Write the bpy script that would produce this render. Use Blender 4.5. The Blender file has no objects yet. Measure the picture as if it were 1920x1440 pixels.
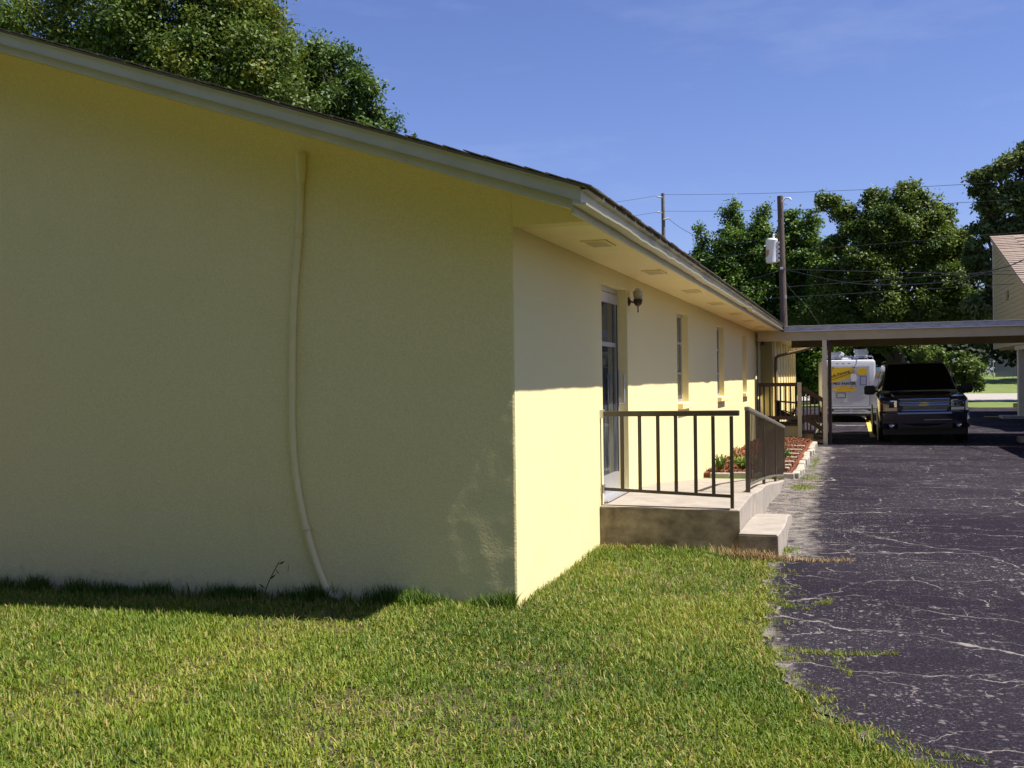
import bpy, bmesh, math, random
import numpy as np
from mathutils import Vector, Matrix, noise
random.seed(7)
rng = np.random.default_rng(7)
S = bpy.context.scene
COL = S.collection
R = math.radians

# ---------------------------------------------------------------- camera
cam_d = bpy.data.cameras.new('camera')
cam = bpy.data.objects.new('camera', cam_d)
COL.objects.link(cam)
F = Vector((-0.32148, 0.946904, -0.00476)).normalized()
RV = Vector((0.946853, 0.321396, -0.013195)).normalized()
UV = RV.cross(F).normalized()
RV = F.cross(UV).normalized()
cam.matrix_world = Matrix(((RV.x, UV.x, -F.x, 2.262), (RV.y, UV.y, -F.y, -6.7214), (RV.z, UV.z, -F.z, 1.6), (0, 0, 0, 1)))
cam_d.sensor_width = 36
cam_d.lens = 1885.9 / 1920 * 36
cam_d.clip_start = 0.05
cam_d.clip_end = 3000
S.camera = cam

# ---------------------------------------------------------------- sky, sun, exposure
SUN_EL, SUN_AZ = R(59.5), R(0.2)      # light comes from +X, a hair towards the camera's side of the gable wall
w = bpy.data.worlds.new('World')
S.world = w
w.use_nodes = True
nt = w.node_tree
nt.nodes.clear()
out = nt.nodes.new('ShaderNodeOutputWorld')
bg = nt.nodes.new('ShaderNodeBackground')
sky = nt.nodes.new('ShaderNodeTexSky')
sky.sky_type = 'NISHITA'
sky.sun_disc = False
sky.sun_elevation = SUN_EL
sky.sun_rotation = R(90.2)
sky.altitude = 0
sky.air_density = 1.0
sky.dust_density = 0.6
sky.ozone_density = 2.2
bg.inputs[1].default_value = 0.058
# faint cirrus streaks
tc = nt.nodes.new('ShaderNodeTexCoord')
mp = nt.nodes.new('ShaderNodeMapping')
mp.inputs['Scale'].default_value = (2.2, 1.2, 9)
mp.inputs['Rotation'].default_value = (0.2, 0.3, 0.2)
nz = nt.nodes.new('ShaderNodeTexNoise')
nz.inputs['Scale'].default_value = 2.3
nz.inputs['Detail'].default_value = 8
nz.inputs['Roughness'].default_value = 0.62
rp = nt.nodes.new('ShaderNodeMapRange')
rp.inputs[1].default_value = 0.56; rp.inputs[2].default_value = 0.9
rp.inputs[3].default_value = 0.0; rp.inputs[4].default_value = 0.13
mx = nt.nodes.new('ShaderNodeMixRGB')
mx.inputs[2].default_value = (7.5, 8.2, 9.4, 1)
tint = nt.nodes.new('ShaderNodeMixRGB'); tint.blend_type = 'MULTIPLY'; tint.inputs[0].default_value = 1
tint.inputs[2].default_value = (0.93, 0.94, 1.34, 1)
nt.links.new(tc.outputs['Generated'], mp.inputs[0]); nt.links.new(mp.outputs[0], nz.inputs[0])
nt.links.new(nz.outputs[0], rp.inputs[0]); nt.links.new(rp.outputs[0], mx.inputs[0])
nt.links.new(sky.outputs[0], tint.inputs[1]); nt.links.new(tint.outputs[0], mx.inputs[1])
nt.links.new(mx.outputs[0], bg.inputs[0]); nt.links.new(bg.outputs[0], out.inputs[0])

sd = bpy.data.lights.new('sun', 'SUN')
sd.energy = 5.0
sd.angle = R(0.53)
sd.color = (1.0, 0.95, 0.86)
so = bpy.data.objects.new('sun', sd)
COL.objects.link(so)
sdir = Vector((math.cos(SUN_EL) * math.cos(SUN_AZ), -math.cos(SUN_EL) * math.sin(SUN_AZ), math.sin(SUN_EL)))
so.rotation_euler = sdir.to_track_quat('Z', 'Y').to_euler()
so.location = (30, 0, 40)
vs = S.view_settings
vs.view_transform = 'Standard'; vs.look = 'None'; vs.gamma = 1; vs.use_curve_mapping = False
vs.exposure = 0.95

# ---------------------------------------------------------------- materials
def node(t, k, **kw):
    n = t.nodes.new(k)
    for a, b in kw.items():
        setattr(n, a, b)
    return n

def mat(name, col, rough=0.7, metal=0.0, var=0.0, vscale=3.0, col2=None, bump=0.0, bscale=40.0, spec=0.5, attr=False, coat=0.0, stretch=None, extra=None, mask=(0.35, 0.65)):
    m = bpy.data.materials.new(name); m.use_nodes = True
    t = m.node_tree; p = t.nodes['Principled BSDF']
    p.inputs['Base Color'].default_value = (*col, 1)
    p.inputs['Roughness'].default_value = rough
    p.inputs['Metallic'].default_value = metal
    p.inputs['Specular IOR Level'].default_value = spec
    p.inputs['Coat Weight'].default_value = coat
    tcn = node(t, 'ShaderNodeTexCoord')
    src = tcn.outputs['Object']
    if stretch:
        mpn = node(t, 'ShaderNodeMapping'); mpn.inputs['Scale'].default_value = stretch
        t.links.new(src, mpn.inputs[0]); src = mpn.outputs[0]
    if var or col2:
        n = node(t, 'ShaderNodeTexNoise'); n.inputs['Scale'].default_value = vscale; n.inputs['Detail'].default_value = 6; n.inputs['Roughness'].default_value = 0.6
        t.links.new(src, n.inputs[0])
        r = node(t, 'ShaderNodeMapRange'); r.inputs[1].default_value = mask[0]; r.inputs[2].default_value = mask[1]
        t.links.new(n.outputs[0], r.inputs[0])
        mi = node(t, 'ShaderNodeMixRGB')
        c2 = col2 if col2 else tuple(c * (1 - var) for c in col)
        c1 = col if col2 else tuple(min(1, c * (1 + var)) for c in col)
        mi.inputs[1].default_value = (*c1, 1); mi.inputs[2].default_value = (*c2, 1)
        t.links.new(r.outputs[0], mi.inputs[0]); t.links.new(mi.outputs[0], p.inputs['Base Color'])
    if bump:
        n2 = node(t, 'ShaderNodeTexNoise'); n2.inputs['Scale'].default_value = bscale; n2.inputs['Detail'].default_value = 5
        t.links.new(src, n2.inputs[0])
        b = node(t, 'ShaderNodeBump'); b.inputs['Strength'].default_value = 1; b.inputs['Distance'].default_value = bump
        t.links.new(n2.outputs[0], b.inputs['Height']); t.links.new(b.outputs[0], p.inputs['Normal'])
    return m

def leafmat(name, cols, rough=0.55, trans=0.3):
    """cols: list of (pos, rgb) picked by the face attribute 'tint'"""
    m = bpy.data.materials.new(name); m.use_nodes = True
    t = m.node_tree; t.nodes.clear()
    o = node(t, 'ShaderNodeOutputMaterial'); a = node(t, 'ShaderNodeAttribute'); a.attribute_name = 'tint'
    cr = node(t, 'ShaderNodeValToRGB')
    e = cr.color_ramp.elements
    while len(e) < len(cols): e.new(0.5)
    for el, (ps, c) in zip(e, cols):
        el.position = ps; el.color = (*c, 1)
    p = node(t, 'ShaderNodeBsdfPrincipled'); p.inputs['Roughness'].default_value = rough; p.inputs['Specular IOR Level'].default_value = 0.35
    tr = node(t, 'ShaderNodeBsdfTranslucent'); ms = node(t, 'ShaderNodeMixShader'); ms.inputs[0].default_value = trans
    t.links.new(a.outputs['Fac'], cr.inputs[0]); t.links.new(cr.outputs[0], p.inputs['Base Color']); t.links.new(cr.outputs[0], tr.inputs[0])
    t.links.new(p.outputs[0], ms.inputs[1]); t.links.new(tr.outputs[0], ms.inputs[2]); t.links.new(ms.outputs[0], o.inputs[0])
    return m

def glassmat(name, tintc=(0.8, 0.85, 0.85), refl=1.5, rough=0.02, dust=0.0):
    m = bpy.data.materials.new(name); m.use_nodes = True
    t = m.node_tree; t.nodes.clear()
    o = node(t, 'ShaderNodeOutputMaterial'); g = node(t, 'ShaderNodeBsdfGlossy'); g.inputs['Roughness'].default_value = rough
    tr = node(t, 'ShaderNodeBsdfTransparent'); tr.inputs[0].default_value = (*tintc, 1)
    fr = node(t, 'ShaderNodeFresnel'); fr.inputs[0].default_value = refl
    ms = node(t, 'ShaderNodeMixShader')
    df = node(t, 'ShaderNodeBsdfDiffuse'); df.inputs[0].default_value = (.42, .46, .48, 1)
    dn = node(t, 'ShaderNodeTexNoise'); dn.inputs['Scale'].default_value = 5; dn.inputs['Detail'].default_value = 6
    dm = node(t, 'ShaderNodeMapRange'); dm.inputs[1].default_value = .35; dm.inputs[2].default_value = .7; dm.inputs[3].default_value = dust * .4; dm.inputs[4].default_value = dust * 1.8
    mc = node(t, 'ShaderNodeTexCoord'); mpp = node(t, 'ShaderNodeMapping'); mpp.inputs['Scale'].default_value = (2, 2, .6)
    t.links.new(mc.outputs['Object'], mpp.inputs[0]); t.links.new(mpp.outputs[0], dn.inputs[0])
    t.links.new(dn.outputs[0], dm.inputs[0]); md = node(t, 'ShaderNodeMixShader')
    t.links.new(dm.outputs[0], md.inputs[0]); t.links.new(tr.outputs[0], md.inputs[1]); t.links.new(df.outputs[0], md.inputs[2])
    t.links.new(fr.outputs[0], ms.inputs[0]); t.links.new(md.outputs[0], ms.inputs[1]); t.links.new(g.outputs[0], ms.inputs[2]); t.links.new(ms.outputs[0], o.inputs[0])
    return m

def stucco():
    m = bpy.data.materials.new('cream_stucco'); m.use_nodes = True
    t = m.node_tree; p = t.nodes['Principled BSDF']
    p.inputs['Roughness'].default_value = 1.0; p.inputs['Specular IOR Level'].default_value = 0.04
    tcn = node(t, 'ShaderNodeTexCoord'); O = tcn.outputs['Object']
    n = node(t, 'ShaderNodeTexNoise'); n.inputs['Scale'].default_value = 1.1; n.inputs['Detail'].default_value = 5
    t.links.new(O, n.inputs[0])
    mi = node(t, 'ShaderNodeMixRGB'); mi.inputs[1].default_value = (0.765, 0.66, 0.35, 1); mi.inputs[2].default_value = (0.735, 0.628, 0.315, 1)
    t.links.new(n.outputs[0], mi.inputs[0])
    gr_ = node(t, 'ShaderNodeTexNoise'); gr_.inputs['Scale'].default_value = 90; gr_.inputs['Detail'].default_value = 2
    t.links.new(O, gr_.inputs[0]); gm = node(t, 'ShaderNodeMapRange'); gm.inputs[1].default_value = .3; gm.inputs[2].default_value = .7; gm.inputs[3].default_value = .92; gm.inputs[4].default_value = 1.06
    t.links.new(gr_.outputs[0], gm.inputs[0]); gmx = node(t, 'ShaderNodeMixRGB'); gmx.blend_type = 'MULTIPLY'; gmx.inputs[0].default_value = 1
    t.links.new(mi.outputs[0], gmx.inputs[1]); t.links.new(gm.outputs[0], gmx.inputs[2]); mi = gmx
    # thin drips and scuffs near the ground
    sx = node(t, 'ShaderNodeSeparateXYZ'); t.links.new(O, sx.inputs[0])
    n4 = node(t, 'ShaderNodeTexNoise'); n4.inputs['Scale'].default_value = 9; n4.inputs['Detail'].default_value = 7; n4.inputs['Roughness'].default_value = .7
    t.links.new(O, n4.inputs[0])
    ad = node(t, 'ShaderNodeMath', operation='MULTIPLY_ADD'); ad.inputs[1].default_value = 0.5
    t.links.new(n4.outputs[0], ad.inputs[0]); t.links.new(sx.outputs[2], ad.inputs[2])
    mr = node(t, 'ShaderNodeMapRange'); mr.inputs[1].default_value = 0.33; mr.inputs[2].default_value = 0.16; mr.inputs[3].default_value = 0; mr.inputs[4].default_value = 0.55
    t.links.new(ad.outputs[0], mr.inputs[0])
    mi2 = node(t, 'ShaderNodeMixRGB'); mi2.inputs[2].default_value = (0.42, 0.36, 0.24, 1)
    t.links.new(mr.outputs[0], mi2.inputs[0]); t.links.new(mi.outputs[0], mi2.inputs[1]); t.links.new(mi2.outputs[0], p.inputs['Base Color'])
    # relief: fine sand, brushed strokes and patches of rougher trowel work
    n2 = node(t, 'ShaderNodeTexNoise'); n2.inputs['Scale'].default_value = 70; n2.inputs['Detail'].default_value = 3
    n3 = node(t, 'ShaderNodeTexNoise'); n3.inputs['Scale'].default_value = 62; n3.inputs['Detail'].default_value = 6; n3.inputs['Roughness'].default_value = 0.75; n3.inputs['Distortion'].default_value = 1.2
    ms = node(t, 'ShaderNodeTexNoise'); ms.inputs['Scale'].default_value = 2.6; ms.inputs['Detail'].default_value = 4
    for q in (n2, n3, ms): t.links.new(O, q.inputs[0])
    mm = node(t, 'ShaderNodeMapRange'); mm.inputs[1].default_value = 0.5; mm.inputs[2].default_value = 0.72
    t.links.new(ms.outputs[0], mm.inputs[0])
    mul = node(t, 'ShaderNodeMath', operation='MULTIPLY'); t.links.new(n3.outputs[0], mul.inputs[0]); t.links.new(mm.outputs[0], mul.inputs[1])
    b = node(t, 'ShaderNodeBump'); b.inputs['Strength'].default_value = 1; b.inputs['Distance'].default_value = 0.0032
    b2 = node(t, 'ShaderNodeBump'); b2.inputs['Strength'].default_value = 1; b2.inputs['Distance'].default_value = 0.0045
    t.links.new(n2.outputs[0], b.inputs['Height']); t.links.new(mul.outputs[0], b2.inputs['Height']); t.links.new(b.outputs[0], b2.inputs['Normal'])
    t.links.new(b2.outputs[0], p.inputs['Normal'])
    return m

def asphalt():
    m = bpy.data.materials.new('old_asphalt'); m.use_nodes = True
    t = m.node_tree; p = t.nodes['Principled BSDF']
    p.inputs['Roughness'].default_value = 0.95; p.inputs['Specular IOR Level'].default_value = 0.06
    O = node(t, 'ShaderNodeTexCoord').outputs['Object']
    L = t.links.new
    def nz_(sc, det=6, ro=.6, dist=0, src=O):
        n = node(t, 'ShaderNodeTexNoise'); n.inputs['Scale'].default_value = sc; n.inputs['Detail'].default_value = det; n.inputs['Roughness'].default_value = ro; n.inputs['Distortion'].default_value = dist
        L(src, n.inputs[0]); return n.outputs[0]
    def mr_(x, a, b, c=0., d=1.):
        n = node(t, 'ShaderNodeMapRange'); n.inputs[1].default_value = a; n.inputs[2].default_value = b; n.inputs[3].default_value = c; n.inputs[4].default_value = d
        L(x, n.inputs[0]); return n.outputs[0]
    def mix_(f, a, b):
        n = node(t, 'ShaderNodeMixRGB')
        L(f, n.inputs[0])
        for i, v in ((1, a), (2, b)):
            if isinstance(v, tuple): n.inputs[i].default_value = (*v, 1)
            else: L(v, n.inputs[i])
        return n.outputs[0]
    def mul_(a, b, op='MULTIPLY'):
        n = node(t, 'ShaderNodeMath', operation=op)
        for i, v in ((0, a), (1, b)):
            if isinstance(v, (int, float)): n.inputs[i].default_value = v
            else: L(v, n.inputs[i])
        return n.outputs[0]
    base = mix_(mr_(nz_(60, 3), .35, .65), (0.006, 0.0045, 0.008), (0.026, 0.021, 0.031))
    base = mix_(mr_(nz_(0.35, 5), .42, .72, 0, .3), base, (0.055, 0.049, 0.058))
    # worn specks of pale aggregate at three sizes, denser in patches
    dens = mr_(nz_(.7, 6, .7), .42, .62, .15, 1)
    for vsc, r0, n_sc, am in ((95, .42, 23, .7), (40, .38, 9, .95), (17, .32, 6, 1.0), (9, .2, 6, .9)):
        vo = node(t, 'ShaderNodeTexVoronoi'); vo.inputs['Scale'].default_value = vsc; vo.inputs['Randomness'].default_value = 1; L(O, vo.inputs[0])
        hv = node(t, 'ShaderNodeSeparateColor'); L(vo.outputs['Color'], hv.inputs[0])
        sp = mul_(mr_(vo.outputs[0], r0, r0 * .6), mr_(hv.outputs[0], .55, .66))
        sp = mul_(sp, mul_(dens, mr_(nz_(n_sc, 3), .44, .56)))
        base = mix_(mul_(sp, am * .8), base, (0.24, 0.22, 0.21))
    # streaky scuffs
    mpn = node(t, 'ShaderNodeMapping'); mpn.inputs['Scale'].default_value = (2.2, 9, 1); mpn.inputs['Rotation'].default_value = (0, 0, .15); L(O, mpn.inputs[0])
    sc = mul_(mr_(nz_(2.8, 10, .85, .3, mpn.outputs[0]), .57, .68), mr_(nz_(.8, 4), .45, .6))
    base = mix_(mul_(sc, .40), base, (0.30, 0.28, 0.27))
    # cracks: two scales of distorted cell edges, filled with pale dust, broken up
    nd = node(t, 'ShaderNodeTexNoise'); nd.inputs['Scale'].default_value = 2.6; nd.inputs['Detail'].default_value = 6; L(O, nd.inputs[0])
    va = node(t, 'ShaderNodeVectorMath', operation='MULTIPLY_ADD'); va.inputs[1].default_value = (.55, .55, 0)
    L(nd.outputs['Color'], va.inputs[0]); L(O, va.inputs[2])
    sq = node(t, 'ShaderNodeMapping'); sq.inputs['Scale'].default_value = (.55, 1.0, 1); L(va.outputs[0], sq.inputs[0])
    for scv, wd, am in ((0.8, .0055, .8), (1.45, .0055, .75), (2.6, .007, .6)):
        v = node(t, 'ShaderNodeTexVoronoi'); v.feature = 'DISTANCE_TO_EDGE'; v.inputs['Scale'].default_value = scv; L(sq.outputs[0], v.inputs[0])
        ck = mul_(mr_(v.outputs[0], wd, wd * .25), mr_(nz_(2.3 * scv, 6, .8), .42 if scv < 1 else (.46 if scv < 2 else .52), .56))
        base = mix_(mul_(ck, am), base, (0.27, 0.24, 0.22))
    # sand washed on from the lawn edge
    at = node(t, 'ShaderNodeAttribute'); at.attribute_name = 'sand'
    s = mul_(mr_(mul_(mul_(at.outputs['Fac'], .62), mul_(nz_(5, 10, .82), 1.7), 'ADD'), 1.28, 1.62), .75)
    base = mix_(s, base, mix_(nz_(40, 3), (0.19, 0.17, 0.15), (0.36, 0.32, 0.27)))
    L(base, p.inputs['Base Color'])
    b = node(t, 'ShaderNodeBump'); b.inputs['Distance'].default_value = .006; L(nz_(75, 4), b.inputs['Height']); L(b.outputs[0], p.inputs['Normal'])
    return m

M = {}
M['stucco'] = stucco()
M['asphalt'] = asphalt()
M['soffit'] = mat('painted_soffit', (0.82, 0.68, 0.33), .7, var=.03, bump=.001, bscale=30)
M['fascia'] = mat('taupe_painted_metal_fascia', (0.50, 0.475, 0.35), .5, var=.06, vscale=4)
M['shingle'] = mat('brown_grey_asphalt_shingle', (0.15, 0.125, 0.10), .9, col2=(.22, .18, .14), vscale=30, bump=.003, bscale=80)
M['shingle_tan'] = mat('tan_brown_roof_shingle', (0.27, 0.20, 0.155), .9, col2=(.17, .125, .10), vscale=7, bump=.004, bscale=50)
M['vent'] = mat('tan_vent_grille', (0.52, 0.42, 0.215), .6)
M['dark'] = mat('dark_interior', (0.03, 0.03, 0.03), .9)
M['concrete'] = mat('weathered_concrete', (0.33, 0.285, 0.235), .85, col2=(.25, .215, .18), vscale=5, bump=.002, bscale=60)
M['concrete_stain'] = mat('stained_concrete_face', (0.33, 0.27, 0.19), .9, col2=(.13, .10, .07), vscale=5, bump=.003, bscale=50, stretch=(1, 1, 1.3))
M['rail'] = mat('dark_bronze_rail_paint', (0.055, 0.038, 0.028), .35, var=.15, vscale=12, coat=.2)
M['rail_light'] = mat('worn_bronze_cap', (0.16, 0.14, 0.11), .4)
M['alu'] = mat('aluminium_frame', (0.55, 0.55, 0.56), .35, metal=.7, var=.05)
M['alu_dark'] = mat('dark_gasket', (0.03, 0.03, 0.035), .5)
M['glass'] = glassmat('door_glass', (0.5, 0.58, 0.62), 1.85, dust=.12)
M['winglass'] = glassmat('window_glass', (.35, .37, .38), 1.6, dust=.15)
M['clear'] = glassmat('lamp_glass', (0.85, 0.85, 0.8), 1.3, .1)
M['bronze'] = mat('brown_lamp_metal', (0.05, 0.027, 0.018), .4, metal=.3)
M['pipe'] = mat('painted_conduit', (0.70, 0.60, 0.31), .55, var=.04, vscale=6)
M['pipe_end'] = mat('pale_plastic_fitting', (0.42, 0.37, 0.22), .6)
M['soil'] = mat('lawn_soil', (0.028, 0.030, 0.009), .95, col2=(.085, .058, .022), vscale=9, bump=.02, bscale=25)
M['far_grass'] = mat('distant_lawn', (0.085, 0.14, 0.022), .95, col2=(.14, .16, .04), vscale=.6, bump=.03, bscale=12)
M['road'] = mat('pale_far_road', (0.30, 0.27, 0.24), .9, var=.1, vscale=.8)
M['walk'] = mat('far_sidewalk', (0.55, 0.50, 0.44), .9, var=.05)
M['yellow'] = mat('worn_yellow_line', (0.62, 0.42, 0.06), .8, col2=(.3, .24, .1), vscale=14, mask=(.5, .75))
M['white_line'] = mat('worn_white_line', (0.5, 0.5, 0.48), .8, col2=(.2, .2, .2), vscale=14, mask=(.45, .7))
M['mulch'] = leafmat('red_mulch_chips', [(0, (.045, .013, .007)), (.5, (.14, .042, .018)), (1, (.24, .10, .045))], .9, 0)
M['stone'] = mat('whitewashed_edging_block', (0.42, 0.385, 0.31), .85, col2=(.27, .24, .19), vscale=9, bump=.006, bscale=25)
M['wood_dark'] = mat('brown_painted_timber', (0.075, 0.043, 0.03), .7, var=.2, vscale=8)
M['beige'] = mat('beige_painted_timber', (0.46, 0.39, 0.235), .7, var=.06, vscale=3)
M['beige_post'] = mat('cream_painted_post', (0.60, 0.545, 0.40), .6, var=.05, vscale=3)
M['galv'] = mat('weathered_galvanised_edge', (0.52, 0.54, 0.58), .5, metal=.1, col2=(.30, .32, .36), vscale=5, stretch=(1, 1, 5))
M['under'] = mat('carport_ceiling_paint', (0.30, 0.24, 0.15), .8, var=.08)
M['car'] = mat('near_black_car_paint', (0.011, 0.013, 0.024), .22, coat=1.0)
M['carplastic'] = mat('black_trim', (0.014, 0.014, 0.014), .5)
M['carglass'] = mat('tinted_glass', (0.004, 0.004, 0.005), .06, spec=.4)
M['chrome'] = mat('chrome', (0.42, 0.42, 0.46), .16, metal=1)
M['chrome_dull'] = mat('satin_chrome_bar', (0.42, 0.42, 0.44), .3, metal=.9)
M['lens'] = mat('lamp_lens', (0.55, 0.56, 0.58), .12, metal=.5)
M['amber'] = mat('amber_lens', (0.65, 0.20, 0.03), .2)
M['gold'] = mat('gold_emblem', (0.75, 0.58, 0.25), .25, metal=.6)
M['rubber'] = mat('rubber', (0.015, 0.015, 0.015), .85)
M['rim'] = mat('alloy_rim', (0.45, 0.45, 0.47), .3, metal=.9)
M['van'] = mat('white_van_paint', (0.50, 0.50, 0.53), .4, var=.02)
M['vanyellow'] = mat('yellow_print', (0.80, 0.52, 0.02), .5)
M['vanink'] = mat('black_print', (0.02, 0.02, 0.025), .6)
M['vangrey'] = mat('grey_print', (0.30, 0.30, 0.33), .6)
M['vanblue'] = mat('navy_print', (0.05, 0.06, 0.22), .6)
M['red'] = mat('red_lamp', (0.25, 0.02, 0.015), .3)
M['pole'] = mat('creosoted_pole', (0.105, 0.075, 0.065), .9, col2=(.06, .045, .04), vscale=6, stretch=(4, 4, .4), bump=.01, bscale=30)
M['pole_grey'] = mat('grey_wood_pole', (0.13, 0.13, 0.13), .9, var=.2, vscale=3)
M['transformer'] = mat('rusted_white_transformer', (0.60, 0.60, 0.60), .5, col2=(.36, .15, .04), vscale=1.7, mask=(.53, .60))
M['insul'] = mat('porcelain', (0.6, 0.6, 0.62), .3)
M['wire'] = mat('wire_black', (0.02, 0.02, 0.022), .6)
M['wire_grey'] = mat('wire_aluminium', (0.06, 0.06, 0.065), .8, spec=.1)
M['bark'] = mat('grey_brown_bark', (0.10, 0.075, 0.055), .95, col2=(.05, .04, .03), vscale=5, stretch=(2, 2, .5), bump=.03, bscale=8)
M['siding'] = mat('olive_cream_siding', (0.46, 0.37, 0.16), .8, var=.05, vscale=2)
M['fencegrey'] = mat('grey_fence_board', (0.20, 0.205, 0.22), .8, var=.12, vscale=1.5)
M['fencewire'] = mat('galvanised_pipe', (0.4, 0.42, 0.42), .4, metal=.5)
M['chairbrown'] = mat('dark_brown_chair', (0.045, 0.03, 0.027), .7)
g0 = [(0.0, (.018, .038, .006)), (.45, (.045, .085, .013)), (.8, (.085, .125, .022)), (1, (.17, .15, .035))]
M['leaf_left'] = leafmat('left_tree_leaf', [(0.0, (.03, .06, .008)), (.5, (.085, .135, .014)), (.88, (.19, .21, .022)), (1, (.30, .19, .03))])
M['leaf_dark'] = leafmat('dark_tree_leaf', [(0, (.03, .065, .010)), (.6, (.08, .14, .022)), (1, (.14, .20, .035))])
M['leaf_cypress'] = leafmat('bright_tree_leaf', [(0, (.035, .08, .012)), (.5, (.09, .165, .018)), (1, (.19, .265, .03))])
M['leaf_oak'] = leafmat('oak_leaf', [(0, (.03, .06, .009)), (.5, (.090, .140, .014)), (1, (.19, .23, .027))])
M['leaf_right'] = leafmat('greyish_tree_leaf', [(0, (.04, .07, .018)), (.5, (.11, .155, .04)), (1, (.23, .27, .08))])
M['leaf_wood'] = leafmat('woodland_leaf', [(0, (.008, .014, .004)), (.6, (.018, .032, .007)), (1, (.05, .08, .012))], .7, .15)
M['leaf_bush'] = leafmat('lit_bush_leaf', [(0, (.04, .075, .01)), (.5, (.09, .15, .018)), (1, (.18, .23, .035))])
M['grass'] = leafmat('lawn_blade', [(0, (.045, .090, .008)), (.35, (.115, .185, .012)), (.66, (.21, .26, .02)), (.84, (.30, .28, .04)), (1, (.42, .33, .13))], .6, .3)
M['thatch'] = leafmat('dead_thatch', [(0, (.12, .09, .03)), (.6, (.24, .19, .075)), (1, (.38, .31, .15))], .8, .1)
M['hay'] = leafmat('dry_grass', [(0, (.16, .09, .035)), (.5, (.32, .21, .09)), (1, (.45, .34, .17))], .8, .1)

# ---------------------------------------------------------------- helpers
def link(o, parent=None):
    COL.objects.link(o)
    if parent is not None:
        o.parent = parent
    return o

def tag(o, label=None, cat=None, group=None, kind=None):
    if label: o['label'] = label
    if cat: o['category'] = cat
    if group: o['group'] = group
    if kind: o['kind'] = kind
    return o

def empty(name, loc, label=None, cat=None, group=None, rz=0.0, rx=0.0, ry=0.0):
    o = bpy.data.objects.new(name, None)
    o.empty_display_size = .2
    o.location = loc; o.rotation_euler = (rx, ry, rz)
    link(o); tag(o, label, cat, group)
    return o

def base_of(parent):
    v = Vector((0, 0, 0))
    while parent is not None:
        if parent.parent is None and parent.rotation_euler[:] != (0, 0, 0):
            pass
        v += parent.location
        parent = parent.parent
    return v

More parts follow.
